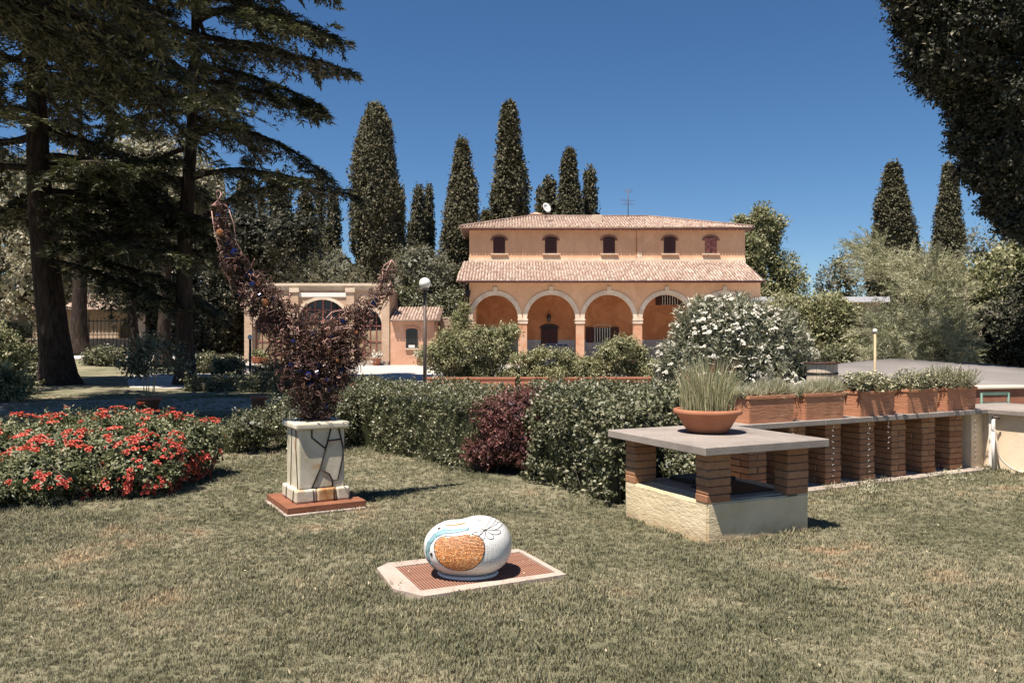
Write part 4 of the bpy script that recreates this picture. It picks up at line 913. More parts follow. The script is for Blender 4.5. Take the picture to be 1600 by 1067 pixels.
peb = thing('mosaic_pebble', 'white mosaic pebble sculpture with a copper mosaic shield and drawn flower', 'sculpture', (-0.300, 5.42, 0.0225), math.radians(-4))
a_, b_, c_, e_ = 0.297, 0.24, 0.186, 2.5
def dfm(p):
    x, y, z = p; s = z/c_
    k = 1.0-0.10*max(0, -s)**2                    # narrower at the foot
    zz = z*(1.0+0.10*math.sin((x/a_)*1.9+0.5)) if z > 0 else z
    if z > 0: zz -= 0.018*math.exp(-((x+0.06)/0.07)**2)*(z/c_)
    return Vector((x*k, y*k, zz+0.187))
def surf(x, z, out=0.0):                           # front surface point at x,z
    r = max(0.0, 1-abs(x/a_)**e_-abs(z/c_)**e_); p = Vector((x, -b_*r**(1/e_), z))
    if out:
        g = Vector((abs(x/a_)**(e_-1)*math.copysign(1, x)/a_, -abs(p.y/b_)**(e_-1)/b_, abs(z/c_)**(e_-1)*math.copysign(1, z)/c_)).normalized(); return dfm(p)+g*out
    return dfm(p)
n = NT('white_tesserae'); v = n.coord('Object'); vo = n.n('TexVoronoi', feature='DISTANCE_TO_EDGE'); vo.inputs['Scale'].default_value = 75; vo.inputs['Randomness'].default_value = 0.35; n.l(v, vo.inputs['Vector'])
ed = n.ramp(vo.outputs['Distance'], [(0.02, (0, 0, 0)), (0.10, (1, 1, 1))]); base = n.mix(ed, (0.52, 0.50, 0.46), (0.76, 0.74, 0.70))
M['tess_white'] = n.pbr(base, 0.28, 0, n.bump(ed, 0.35, 0.002), 0.5)
V, F = [], []; nu, nv = 96, 56
for j in range(nv+1):
    ph = -PI/2+PI*j/nv
    for i in range(nu):
        th = 2*PI*i/nu; sg = lambda c, q: math.copysign(abs(c)**(2/q), c)
        V.append(dfm((a_*sg(math.cos(ph), e_)*sg(math.cos(th), e_), b_*sg(math.cos(ph), e_)*sg(math.sin(th), e_), c_*sg(math.sin(ph), e_))))
for j in range(nv):
    for i in range(nu): F.append((j*nu+i, j*nu+(i+1) % nu, (j+1)*nu+(i+1) % nu, (j+1)*nu+i))
mb = MB(); mb.add(V, F, True); mb.build('pebble_body', M['tess_white'], peb)
MB().lathe([(0.17, 0.0), (0.190, 0.0), (0.196, 0.008), (0.188, 0.018)], 48).build('foot_ring', M['white'], peb).scale = (1.06, 0.86, 1)
# shield patch
def in_shield(x, z, g=0.0):
    cx, cz, w, hu, hd = -0.03, 0.045, 0.165, 0.075, 0.150; dx = (x-cx)/(w+g)
    if abs(dx) > 1: return False
    top = cz+(hu+g)*(1-abs(dx)**4)**0.5*1.0; bot = cz-(hd+g)*(1-abs(dx)**2.2)**0.5
    return bot-0.0 < z < top
n = NT('copper_tesserae'); a = n.n('Attribute', attribute_name='rnd')
M['copper'] = n.pbr(n.ramp(a.outputs['Fac'], [(0, (0.48, 0.15, 0.03)), (0.5, (0.78, 0.31, 0.075)), (0.93, (0.88, 0.52, 0.22)), (0.95, (0.85, 0.80, 0.7)), (1, (0.9, 0.85, 0.75))]), 0.3, 0.45, None, 0.6)
V, F, R = [], [], []; st = 0.0082
for j in range(-24, 18):
    for i in range(-30, 30):
        x = (i+0.5*(j % 2))*st-0.03; z = j*st+0.045
        if not in_shield(x, z): continue
        h = st*0.38; b = len(V); tl = random.uniform(0.0, 0.0012)
        for dx, dz in ((-h, -h), (h, -h), (h, h), (-h, h)): V.append(surf(x+dx, z+dz, 0.0025+tl*random.random()))
        for dx, dz in ((-h, -h), (h, -h), (h, h), (-h, h)): V.append(surf(x+dx, z+dz, -0.002))
        F += [(b, b+1, b+2, b+3), (b, b+4, b+5, b+1), (b+1, b+5, b+6, b+2), (b+2, b+6, b+7, b+3), (b+3, b+7, b+4, b)]; q = random.random()*0.93 if random.random() > 0.006 else 1.0; R += [q]*5
o = link(bpy.data.objects.new('copper_tesserae', fast_mesh('copper_tesserae', np.array([tuple(v) for v in V]), np.array(F), M['copper'], np.array(R))), peb); o['kind'] = 'stuff'
M['ink'] = plain('black_line', (0.03, 0.025, 0.03), 0.5); M['blue_band'] = plain('pale_blue_tesserae', (0.20, 0.33, 0.36), 0.35)
def on_surf(name, pts, r, mat, closed=False):
    if closed: pts = pts+[pts[0]]
    out = []
    for (x0, z0), (x1, z1) in zip(pts, pts[1:]):
        for k in range(4): t = k/4; out.append(surf(x0+(x1-x0)*t, z0+(z1-z0)*t, 0.001))
    out.append(surf(*pts[-1], 0.001)); return MB().tube(out, r, 6).build(name, mat, peb)
ring = []
for k in range(40):
    q = 2*PI*k/40; d = (math.cos(q), math.sin(q)); lo, hi = 0, 0.3
    for _ in range(16):
        mid = (lo+hi)/2
        if in_shield(-0.03+d[0]*mid, 0.045+d[1]*mid, 0.003): lo = mid
        else: hi = mid
    ring.append((-0.03+d[0]*lo, 0.045+d[1]*lo))
on_surf('shield_outline', ring, 0.0028, M['ink'], True)
bp_ = [(0.03, 0.150), (-0.06, 0.152), (-0.14, 0.142), (-0.20, 0.112), (-0.238, 0.06), (-0.25, 0.0), (-0.24, -0.07), (-0.205, -0.125), (-0.16, -0.155)]
V, F = [], []
for k in range(len(bp_)-1):
    for s in range(6):
        t = s/6; x = bp_[k][0]+(bp_[k+1][0]-bp_[k][0])*t; z = bp_[k][1]+(bp_[k+1][1]-bp_[k][1])*t
        dx, dz = bp_[k+1][0]-bp_[k][0], bp_[k+1][1]-bp_[k][1]; l_ = math.hypot(dx, dz); q = (k+t)/(len(bp_)-1); w = (0.004+0.010*math.sin(PI*q)**0.7)
        nx, nz_ = -dz/l_*w, dx/l_*w
        V += [surf(x+nx, z+nz_, 0.0022), surf(x-nx, z-nz_, 0.0022)]
for k in range(len(V)//2-1): F.append((2*k, 2*k+1, 2*k+3, 2*k+2))
m = MB(); m.add(V, F, True); o = m.build('blue_band', M['blue_band'], peb); sm = o.modifiers.new('thick', 'SOLIDIFY'); sm.thickness = 0.003; sm.offset = 0
for (x, z) in ((-0.218, -0.01), (-0.18, 0.150)):
    m = MB(); c = surf(x, z, 0.002); nn = (surf(x, z, 0.01)-surf(x, z, 0)).normalized(); qt = nn.to_track_quat('Z', 'Y'); pr = MB().lathe([(0.0115, 0.0), (0.0115, 0.002), (0.004, 0.002)], 14)
    o = pr.build('black_spot', M['ink'], peb); o.rotation_mode = 'QUATERNION'; o.rotation_quaternion = qt; o.location = c
# flower: petals drawn on the upper right
fc = (0.135, 0.135)
for k, q in enumerate((-150, -105, -62, -25, 12, 60, 120, 172)):
    L = 0.085 if k not in (0, 7) else 0.095; q = math.radians(q); pts = []
    for s in range(13):
        t = s/12; u = L*math.sin(PI*t)**0.8 if True else 0; ang = q+0.34*math.cos(PI*t); pts.append((fc[0]+u*math.cos(ang)*1.25, min(0.178, fc[1]+u*math.sin(ang)*0.62)))
    on_surf('petal_line', pts, 0.0016, M['ink'])
m = MB(); m.tube([surf(-0.14, 0.168, 0.002), surf(-0.08, 0.176, 0.002), surf(0.0, 0.178, 0.002)], [0.004, 0.007, 0.003], 6); m.build('dark_red_mosaic_line', M['marble_rust'], peb)

# ---------------------------------------------------------------- pedestal, plate, sculpture
DA = math.radians(30); PC = Vector((-1.925, 7.80, 0))
ft = thing('concrete_footing', 'thin concrete footing showing under the rusty steel plate', 'footing', tuple(PC), DA)
MB().box(-0.40, 0.36, -0.44, 0.40, -0.05, 0.02).build('slab', M['pad'], ft, bevel=0.004, seg=1)
pl = thing('steel_plate', 'rust coloured square steel plate lying under the marble pedestal', 'steel plate', tuple(PC), DA)
MB().box(-0.375, 0.375, -0.40, 0.40, 0.026, 0.078).build('plate', M['corten'], pl, bevel=0.003, seg=1)
MB().box(-0.30, 0.30, -0.33, 0.33, 0.0205, 0.0255).build('packing', M['iron'], pl)
ped = thing('marble_pedestal', 'old cream marble pedestal bound with crooked black iron straps', 'pedestal', tuple(PC+Vector((0, 0, 0.078))), DA)
s2 = 0.262
for (x0, x1, y0, y1, mt) in ((-s2, -0.06, -s2, s2, 'marble'), (-0.058, 0.13, -s2, s2, 'marble_rust'), (0.132, s2, -s2, s2, 'marble')):
    MB().box(x0, x1, y0, y1, 0, 0.125).build('plinth_block', M[mt], ped, bevel=0.02, seg=3)
MB().box(-0.222, 0.222, -0.222, 0.222, 0.11, 0.690).build('shaft', M['marble'], ped, bevel=0.014, seg=2)
MB().box(-0.262, 0.262, -0.262, 0.262, 0.688, 0.752).build('cap', M['marble'], ped, bevel=0.018, seg=2)
def strap(pts, r=0.0078): m = MB(); m.tube(pts, r, 6); m.build('iron_strap', M['iron'], ped)
fy = -0.2265
F_ = lambda *p: [(x, fy, z) for x, z in p]
strap(F_((-0.10, 0.69), (-0.10, 0.61), (0.03, 0.50))); strap(F_((0.085, 0.69), (0.035, 0.50), (-0.02, 0.31), (-0.10, 0.13))); strap(F_((0.16, 0.69), (0.205, 0.50), (0.205, 0.42), (0.15, 0.19), (0.10, 0.19)))
strap(F_((0.05, 0.57), (0.18, 0.58))); strap(F_((-0.02, 0.31), (0.07, 0.25), (0.10, 0.19), (0.10, 0.13))); strap([(-0.10, -0.268, 0.125), (-0.09, -0.267, 0.0)], 0.0045); strap([(0.10, -0.268, 0.125), (0.105, -0.267, 0.0)], 0.006)
fx = -0.2265
strap([(fx, -0.13, 0.69), (fx, -0.13, 0.50), (fx, -0.20, 0.125)], 0.004); strap([(fx, 0.02, 0.69), (fx, 0.06, 0.125)], 0.004); strap([(-0.268, -0.2, 0.125), (-0.267, -0.17, 0.0)], 0.004); strap([(-0.268, 0.06, 0.125), (-0.267, 0.08, 0.0)], 0.004)
strap([(-0.22, -0.2265, 0.128), (0.10, -0.2265, 0.133)], 0.004)
scu = thing('wire_sculpture', 'winged tangle of rusty wire and coloured glass rising from the pedestal', 'sculpture', tuple(PC+Vector((0, 0, 0.83))), DA)
zb = 0.83
def sp(px, py):              # photo outline -> local (s, z) in the sculpture's own plane
    k = (px-800)/FP; s = (7.83*k+1.885)/(0.866-0.5*k); Y = 7.83+0.5*s; return s, EYE-(py-HZ)*Y/FP-zb
CH = [[(352, 318, 6), (356, 350, 9), (362, 385, 13), (375, 415, 19), (392, 440, 24), (415, 468, 30), (438, 495, 32), (460, 515, 36)],
      [(497, 655, 12), (497, 632, 30), (497, 600, 46), (495, 570, 56), (490, 542, 56), (472, 520, 42)],
      [(618, 420, 9), (611, 442, 12), (599, 463, 15), (582, 482, 18), (562, 503, 24), (545, 525, 34), (528, 555, 42), (515, 590, 30)]]
samp = []
for ch in CH:
    for (ax, ay, ar), (bx, by, br) in zip(ch, ch[1:]):
        n_ = int(math.hypot(bx-ax, by-ay)/2)+2
        for k in range(n_): t = k/n_; samp.append((ax+(bx-ax)*t, ay+(by-ay)*t, ar+(br-ar)*t))
wts = np.array([s[2]**1.2+3 for s in samp]); wts /= wts.sum()
V, F = [], []; V2, F2 = [], []; gl = []
for c in range(2900):
    px, py, r = samp[RG.choice(len(samp), p=wts)]; q = random.uniform(0, 2*PI); rr = r*math.sqrt(random.random())*(1.04 if random.random() > 0.1 else 1.15); s, z = sp(px+rr*math.cos(q), min(py+rr*math.sin(q), 660))
    y = random.gauss(0, 0.35)*r/FP*7.8; cen = np.array([s, y, max(z, 0.03)]); R0 = random.uniform(0.018, 0.055)*(0.6+0.4*min(1, r/40)); ax1 = rdir(2); ax1[0, 1] *= 0.5; ax1 = unit(ax1); u = ax1[0]; w = unit((ax1[1]-u*(ax1[1]@u))[None])[0]
    th = np.linspace(0, random.uniform(3.2, 8.5), 13); ph = random.uniform(0, 6.28); g = random.uniform(0.5, 1.6)
    pts = cen+(np.cos(th+ph)[:, None]*u+np.sin(th*g)[:, None]*w)*R0*(1+0.25*np.sin(th*1.7+ph))[:, None]+np.cross(u, w)*((th-3)*0.004)[:, None]
    tr = 0.0040*random.uniform(0.7, 1.3); m_ = MB(); m_.tube([tuple(p) for p in pts], tr, 3, cap=False)
    tv, tf = (V2, F2) if random.random() < 0.10 else (V, F); b = len(tv); tv += m_.v; tf += [tuple(i+b for i in f) for f in m_.f]
for nm, vv, ff, mt in (('wire_tangle', V, F, 'wire'), ('pale_wire_curls', V2, F2, 'wire_light')):
    o = link(bpy.data.objects.new(nm, fast_mesh(nm, np.array(vv), np.array(ff), M[mt])), scu); o['kind'] = 'stuff'
MB().tube([(0, 0, -0.03), (0.01, 0, 0.4), (0.0, 0, 0.9)], [0.03, 0.024, 0.012], 8).build('stem', M['iron'], scu)
MB().box(-0.12, 0.12, -0.12, 0.12, -0.002, 0.016).build('foot_plate', M['iron'], scu)
def path_wire(pp, r=0.005, mat='wire_light', y=0.0): m = MB(); m.tube([(sp(*p)[0], y+random.gauss(0, 0.01), sp(*p)[1]) for p in pp], r, 6); m.build('outline_wire', M[mat], scu)
path_wire([(349, 330), (352, 322), (347, 308), (347, 300), (352, 299), (354, 305), (350, 314), (345, 318), (340, 322), (350, 318), (362, 322), (368, 330)], 0.005)
path_wire([(339, 322), (352, 322), (353, 330), (366, 328)], 0.004)
path_wire([(366, 328), (374, 350), (377, 378), (388, 398), (400, 415), (412, 440), (432, 462)], 0.004)
path_wire([(340, 330), (344, 360), (352, 390), (362, 425), (372, 455)], 0.004)
path_wire([(619, 407), (612, 420), (605, 445), (590, 470), (575, 484)], 0.006); path_wire([(619, 407), (627, 418), (626, 440), (620, 462), (606, 482)], 0.004); path_wire([(604, 425), (607, 415), (619, 407)], 0.004); path_wire([(604, 425), (604, 440), (600, 452)], 0.004)
path_wire([(510, 520), (514, 500), (525, 488), (540, 485), (556, 488)], 0.005)
for k, y in enumerate(range(414, 470, 7)): path_wire([(606-k*1.5, y), (614-k, y+3), (627-k*2, y-1)], 0.0035)
for c in range(52):
    px, py, r = samp[RG.choice(len(samp), p=wts)]; q = random.uniform(0, 2*PI); rr = r*0.8*math.sqrt(random.random()); s, z = sp(px+rr*math.cos(q), py+rr*math.sin(q)); amber = c % 4 == 0
    bm = bmesh.new(); bmesh.ops.create_icosphere(bm, subdivisions=1, radius=1.0); me = bpy.data.meshes.new('glass_piece'); rad = random.uniform(0.016, 0.044)
    for v in bm.verts: v.co = Vector((v.co.x*rad*random.uniform(0.8, 1.2), v.co.y*rad*0.5, v.co.z*rad*random.uniform(0.7, 1.1)))
    bm.to_mesh(me); bm.free(); me.materials.append(M['amber_glass' if amber else 'blue_glass']); o = link(bpy.data.objects.new('glass_piece', me), scu); o.location = (s, -abs(random.gauss(0, 0.4))*r/FP*7.8-0.01, max(z, 0.05)); o.rotation_euler = (0, random.uniform(0, 3), random.gauss(0, 0.4))
    o['label'] = 'amber glass piece' if amber else 'deep blue glass piece'

# ---------------------------------------------------------------- rose bush
rb = thing('rose_bush', 'wide low rose bush covered in coral red flowers at left', 'rose bush', (-5.05, 8.85, 0))
RB = [(0.9, 0.1, 0.42, 0.75, 0.8, 0.36), (1.15, -0.5, 0.26, 0.42, 0.5, 0.26), (0.1, 0.3, 0.40, 0.85, 0.9, 0.40), (0.3, -0.75, 0.26, 0.55, 0.55, 0.28), (-0.6, -0.9, 0.30, 0.6, 0.5, 0.28), (-0.8, 0.2, 0.36, 0.8, 0.9, 0.40), (-1.6, -0.3, 0.36, 0.8, 0.9, 0.36), (-1.5, -1.1, 0.25, 0.6, 0.45, 0.26), (-2.5, -0.2, 0.38, 0.9, 1.0, 0.4), (1.25, 0.5, 0.40, 0.42, 0.5, 0.36), (-0.2, -1.25, 0.20, 0.5, 0.3, 0.2)]
RB = [(a, b, c*0.92, d, e, f*0.92) for a, b, c, d, e, f in RB]
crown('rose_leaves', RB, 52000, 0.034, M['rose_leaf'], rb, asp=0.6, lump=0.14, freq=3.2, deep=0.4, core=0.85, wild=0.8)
P, N = blob_points(RB, 700, 0.16, 3.2, 0.2); P2, N2 = blob_points(RB, 900, 0.10, 3.2, 0.05)
# shoots breaking the outline
nsh = 170; k = RG.choice(len(P2), nsh); sp_, sa, sl = [], [], []
for i in k:
    d = unit((N2[i]+np.array([0, 0, 0.9])+RG.normal(size=3)*0.35)[None])[0]; h = RG.uniform(0.05, 0.16); q = RG.uniform(0, 1, 11)[:, None]; sp_.append(P2[i]+d*h*q); sa.append(unit(rdir(11)+d)); sl.append(RG.uniform(0.02, 0.038, 11))
sp_, sa, sl = map(np.concatenate, (sp_, sa, sl)); leaves('rose_shoots', sp_, unit(rdir(len(sp_))+np.array([0, 0, 0.5])), sa, sl, sl*0.6, M['rose_leaf'], rb)
# flower cluster mesh: a few many-petalled blooms
def cluster_mesh(nf, spread, seed):
    r_ = random.Random(seed); Pp, Nn, Aa, Ll = [], [], [], []
    for f in range(nf):
        c = np.array([r_.gauss(0, spread), r_.gauss(0, spread), r_.uniform(-0.01, 0.02)]); ax = unit(np.array([[c[0]*9, c[1]*9, 1.0]]))[0]
        for j in range(13):
            q = 2*PI*j/6+r_.random(); tl = 0.35+0.5*(j//6); d = np.array([math.cos(q), math.sin(q), 0.2+0.55*(j//5)]); Pp.append(c); Aa.append(d); Nn.append(ax-d*0.45*(1 if j < 6 else 1.4)); Ll.append(r_.uniform(0.017, 0.026)*(1.1-0.2*(j//6)))
    Pp, Nn, Aa, Ll = map(np.array, (Pp, Nn, Aa, Ll)); V, F = leaf_arrays(Pp, unit(Nn), unit(Aa), Ll, Ll*1.0, True, 0.12)
    rr = np.array([r_.random() for _ in range(len(F))]); return fast_mesh('flower_cluster', V, F, M['petal_red'], np.clip(rr*0.7+r_.random()*0.3, 0, 1))
cms = [cluster_mesh(4+s*2, 0.018+0.007*s, s) for s in range(5)]
zlim = nz(P, 1.7); order = np.argsort(-(zlim*0.55+RG.normal(size=len(P))*0.5+P[:, 2]*0.9-N[:, 1]*0.5))[:296]
for i in order:
    o = link(bpy.data.objects.new('flower_cluster', cms[int(RG.integers(0, 5))]), rb); p = P[i]+N[i]*RG.uniform(0.03, 0.08)+np.array([0, 0, 0.02]); o.location = p
    nn = Vector(N[i]*0.8+np.array([0, 0, 0.8])); o.rotation_mode = 'QUATERNION'; o.rotation_quaternion = nn.to_track_quat('Z', 'Y'); s = RG.uniform(0.85, 1.4); o.scale = (s, s, s)
m = MB()
for k in range(60):
    a = random.uniform(-2.4, 1.2); y = random.uniform(-0.9, 0.6); m.tube([(a, y, 0), (a+random.gauss(0, 0.12), y+random.gauss(0, 0.12), 0.4)], 0.006, 4)
o = m.build('stems', M['bark2'], rb); o['kind'] = 'stuff'
# a few dry leaves and petals on the lawn
n_ = 320; P = np.stack([RG.uniform(-4, 6, n_), RG.uniform(3.4, 9, n_), np.full(n_, 0.045)], 1); o = leaves('fallen_leaves', P, unit(RG.normal(size=(n_, 3))*0.3+np.array([0, 0, 1])), rdir(n_), RG.uniform(0.012, 0.035, n_), RG.uniform(0.006, 0.014, n_), M['dry_leaf'])
tag(o, 'small pale dry leaves scattered over the front lawn', 'fallen leaves')
# ---------------------------------------------------------------- clipped hedge
def in_poly(x, y, poly):
    c = np.zeros(len(x), bool); n = len(poly)
    for i in range(n):
        (x1, y1), (x2, y2) = poly[i], poly[(i+1) % n]
        k = ((y1 > y) != (y2 > y)) & (x < (x2-x1)*(y-y1)/(y2-y1+1e-12)+x1); c ^= k
    return c
def hedge(name, lab, poly, H, n, ls, mat, asp=0.6, amp=0.07, cat='hedge'):
    """poly counter-clockwise; leaves on the sides and top of a solid clipped shape"""
    T = thing(name, lab, cat, (0, 0, 0)); k = len(poly); L = [math.dist(poly[i], poly[(i+1) % k]) for i in range(k)]
    xs = [p[0] for p in poly]; ys = [p[1] for p in poly]; area = abs(sum(poly[i][0]*poly[(i+1) % k][1]-poly[(i+1) % k][0]*poly[i][1] for i in range(k)))/2
    ns = int(n*sum(L)*H/(sum(L)*H+area)); nt_ = n-ns; P, N = [], []
    for i in range(k):
        (x1, y1), (x2, y2) = poly[i], poly[(i+1) % k]; m_ = int(ns*L[i]/sum(L)); t = RG.random(m_); z = RG.random(m_)**0.9*H; nx, ny = (y2-y1)/L[i], -(x2-x1)/L[i]
        q = np.stack([x1+(x2-x1)*t, y1+(y2-y1)*t, z], 1); nn = np.tile([nx, ny, 0.0], (m_, 1))
        rnd_ = np.clip((z-(H-0.15))/0.15, 0, 1)**2*0.12+np.clip((0.12-z)/0.12, 0, 1)*-0.05; P.append(q-nn*rnd_[:, None]); N.append(nn)
    m_ = nt_*2; x = RG.uniform(min(xs), max(xs), m_); y = RG.uniform(min(ys), max(ys), m_); ok = in_poly(x, y, poly); x, y = x[ok], y[ok]
    P.append(np.stack([x, y, np.full(len(x), H)], 1)); N.append(np.tile([0, 0, 1.0], (len(x), 1)))
    P, N = np.concatenate(P), np.concatenate(N); d = amp*nz(P, 5.5)+amp*0.7*nz(P, 12)-np.abs(RG.normal(size=len(P)))*0.05+RG.random(len(P))**6*0.05
    P = P+N*d[:, None]; P[:, 2] = np.maximum(P[:, 2], 0.01); Ls = ls*RG.uniform(0.6, 1.35, len(P))
    kk = RG.choice(len(P), len(P)//7, replace=False); q = sprays(P[kk], N[kk], 7, ls, asp, ls*1.3, 0.3, 0.7, 0.0, 0.005)
    leaves('hedge_leaves', *q[:5], mat, T, True, q[5])
    m = MB(); c = np.mean(poly, axis=0); pp = [tuple(np.array(p)+(c-np.array(p))/np.linalg.norm(c-np.array(p))*0.14) for p in poly]; m.prism(pp, 0, H-0.10); o = m.build('inner_foliage', mat, T); o['kind'] = 'stuff'
    m = MB()
    for i in range(k):
        (x1, y1), (x2, y2) = poly[i], poly[(i+1) % k]
        for s in range(int(L[i]/0.22)):
            t = (s+random.random())/max(1, int(L[i]/0.22)); x, y = x1+(x2-x1)*t, y1+(y2-y1)*t; x += (c[0]-x)/math.hypot(c[0]-x, c[1]-y)*0.1; y += (c[1]-y)/math.hypot(c[0]-x, c[1]-y)*0.1; m.tube([(x, y, 0), (x+random.gauss(0, 0.03), y+random.gauss(0, 0.03), 0.3)], 0.007, 4, cap=False)
    o = m.build('stems', M['bark2'], T); o['kind'] = 'stuff'; return T
hedge('clipped_hedge', 'small-leaved clipped green hedge left of the burgundy shrub', [(-2.55, 12.3), (-0.75, 10.15), (-0.28, 9.65), (0.3, 12.6), (-2.7, 13.6)], 0.89, 42000, 0.036, M['hedge'], 0.55)
hedge('clipped_hedge', 'glossy larger-leaved clipped hedge between burgundy shrub and slab table', [(0.22, 9.1), (0.40, 8.78), (1.02, 7.72), (1.25, 7.85), (1.7, 9.2), (3.1, 11.4), (3.1, 12.6), (0.3, 12.6)], 0.90, 62000, 0.044, M['hedge_glossy'], 0.62, 0.06)
bb = thing('burgundy_shrub', 'burgundy-leaved shrub set into the middle of the clipped hedge', 'shrub', (0.03, 9.72, 0))
crown('leaves', [(0.0, 0, 0.66, 0.42, 0.34, 0.34), (0.12, -0.18, 0.68, 0.34, 0.32, 0.31), (-0.2, 0.15, 0.62, 0.34, 0.3, 0.33), (-0.02, -0.05, 0.38, 0.40, 0.34, 0.30), (-0.33, 0.1, 0.25, 0.34, 0.3, 0.2), (0.12, 0.3, 0.7, 0.35, 0.5, 0.33), (0.25, -0.35, 0.4, 0.25, 0.25, 0.35)], 15000, 0.028, M['barberry'], bb, 0.6, 0.10, 4, 0.4, core=0.8)
lh = thing('low_shrub', 'low dark green shrub behind the marble pedestal, left end of hedge', 'shrub', (-3.3, 11.6, 0))
crown('leaves', [(0.15, 0.3, 0.42, 0.62, 0.6, 0.42), (-0.45, -0.05, 0.33, 0.42, 0.45, 0.30), (0.6, 0.7, 0.45, 0.5, 0.6, 0.42)], 15000, 0.036, M['hedge'], lh, 0.5, 0.14, 4, 0.5, core=0.78)
lv = thing('low_groundcover', 'leafy low shrub seen under the slab table between its pillars', 'shrub', (2.2, 9.3, 0))
crown('leaves', [(0, 0, 0.16, 0.75, 0.5, 0.26), (-0.5, -0.5, 0.16, 0.4, 0.4, 0.22)], 5000, 0.045, M['hedge_glossy'], lv, 0.6, 0.15, 4, 0.5, core=0.7)
def strap_plant(name, lab, loc, n, h0, h1, mat=None, rad=0.16, w=0.022, lean=0.75):
    T = thing(name, lab, 'plant', loc); grass_clump(name, lab, 'plant', loc, rad, n, h0, h1, mat or M['strap'], lean, w, T, 6, 2.2); return T
strap_plant('agapanthus', 'arching strap-leaved clump on the lawn left of the marble pedestal', (-4.05, 11.7, 0), 230, 0.32, 0.60, rad=0.30)
for i, (x, y, s, lb) in enumerate(((5.05, 9.05, 0.5, 'small weed at the foot of the bench near its right end'), (3.75, 8.32, 0.3, 'tiny weed at the bench kerb'))):
    T = thing('weed', lb, 'weed', (x, y, 0)); crown('leaves', [(0, 0, 0.05*s*2, 0.16*s*2, 0.12*s*2, 0.07*s*2)], 220, 0.03, M['herb'], T, core=0, asp=0.4)

# ---------------------------------------------------------------- trees
def limb_path(p0, d, L, n=8, sag=-0.2, wig=0.06):
    p = Vector(p0); d = Vector(d).normalized(); out = [p.copy()]
    for k in range(n):
        d = (d+Vector((random.gauss(0, wig), random.gauss(0, wig), random.gauss(0, wig)+sag/n))).normalized(); p = p+d*(L/n); out.append(p.copy())
    return out
def cedar(lab, loc, H, r0, levels, sprays=26, nl=46, lean=(0, 0), z0=3.0, seed=1, needle=0.16, width=0.05, trunk_pts=None):
    """levels: list of (z, azimuth degrees, length, upward slope)"""
    random.seed(seed); T = thing('cedar_tree', lab, 'tree', loc, group='old cedars on the left lawn')
    def tr(z): t = z/H; return Vector((lean[0]*t+0.12*math.sin(z*0.4+seed), lean[1]*t, z))
    m = MB(); zs = [-0.15, 0, 0.35, 1, 2]+list(np.linspace(3.2, H, 14)); rad = [r0*1.5 if z < 0.05 else r0*(1.22 if z < 0.5 else 1.08 if z < 1.2 else 1.0)*max(0.06, 1-0.92*z/H) for z in zs]; m.tube([tr(z) for z in zs], rad, 18); o = m.build('trunk', M['bark'], T)
    P, N, A, L = [], [], [], []
    for (z, az, ln, sl) in levels:
        a = math.radians(az); d = Vector((math.cos(a), math.sin(a), sl)); path = limb_path(tr(z), d, ln, 9, -0.45-sl*0.6, 0.07); rb_ = max(0.035, 0.022*ln)
        mm = MB(); mm.tube(path, [rb_*(1-0.8*k/9) for k in range(10)], 6)
        for k in range(sprays):
            t = 0.16+0.84*((k+random.random())/sprays); idx = min(8, int(t*9)); f = t*9-idx; b = path[idx].lerp(path[idx+1], f); dirb = (path[idx+1]-path[idx]).normalized()
            side = Vector((-dirb.y, dirb.x, 0)).normalized()*random.choice((-1, 1)); ln2 = (0.34*ln*(1.15-t)+0.45)*random.uniform(0.5, 1.15); tw = limb_path(b, side*random.uniform(0.5, 1)+dirb*random.uniform(0.3, 0.9)+Vector((0, 0, random.uniform(-0.1, 0.25))), ln2, 5, -0.75, 0.12)
            mm.tube(tw, [0.022, 0.018, 0.014, 0.010, 0.006, 0.004], 3, cap=False); tw_ = np.array([tuple(v) for v in tw]); n_ = nl
            q = RG.uniform(0.1, 5, n_); ii = np.minimum(4, q.astype(int)); pb = tw_[ii]+(tw_[ii+1]-tw_[ii])*(q-ii)[:, None]; dt = unit(tw_[ii+1]-tw_[ii])
            sd_ = np.cross(dt, [0, 0, 1.0]); sgn = RG.choice([-1, 1], n_)[:, None]; off = RG.uniform(0, 0.34, n_)[:, None]*(1.2-0.18*q[:, None]); p = pb+sd_*sgn*off+RG.normal(size=(n_, 3))*0.035; p[:, 2] -= off[:, 0]**1.5*0.75
            P.append(p); N.append(unit(np.array([[0, 0, 1.0]])+RG.normal(size=(n_, 3))*0.35)); A.append(unit(dt*0.7+sd_*sgn*0.8+np.array([0, 0, -0.35])+RG.normal(size=(n_, 3))*0.25)); L.append(needle*RG.uniform(0.6, 1.4, n_))
        mm.build('limb', M['bark'], T)
    P, N, A, L = map(np.concatenate, (P, N, A, L)); leaves('needle_sprays', P, N, A, L, np.full(len(L), width)*RG.uniform(0.6, 1.3, len(L)), M['cedar'], T, quad=False); return T
def lv(z0, z1, n, l0, l1, sl=0.15, az0=0.0, fan=None):
    out = []
    for k in range(n):
        t = k/max(1, n-1); z = z0+(z1-z0)*t; az = (az0+k*137.5) % 360 if fan is None else random.uniform(*fan); out.append((z+random.gauss(0, 0.15), az, (l0+(l1-l0)*t)*random.uniform(0.8, 1.15), sl+random.gauss(0, 0.08)))
    return out
random.seed(5)
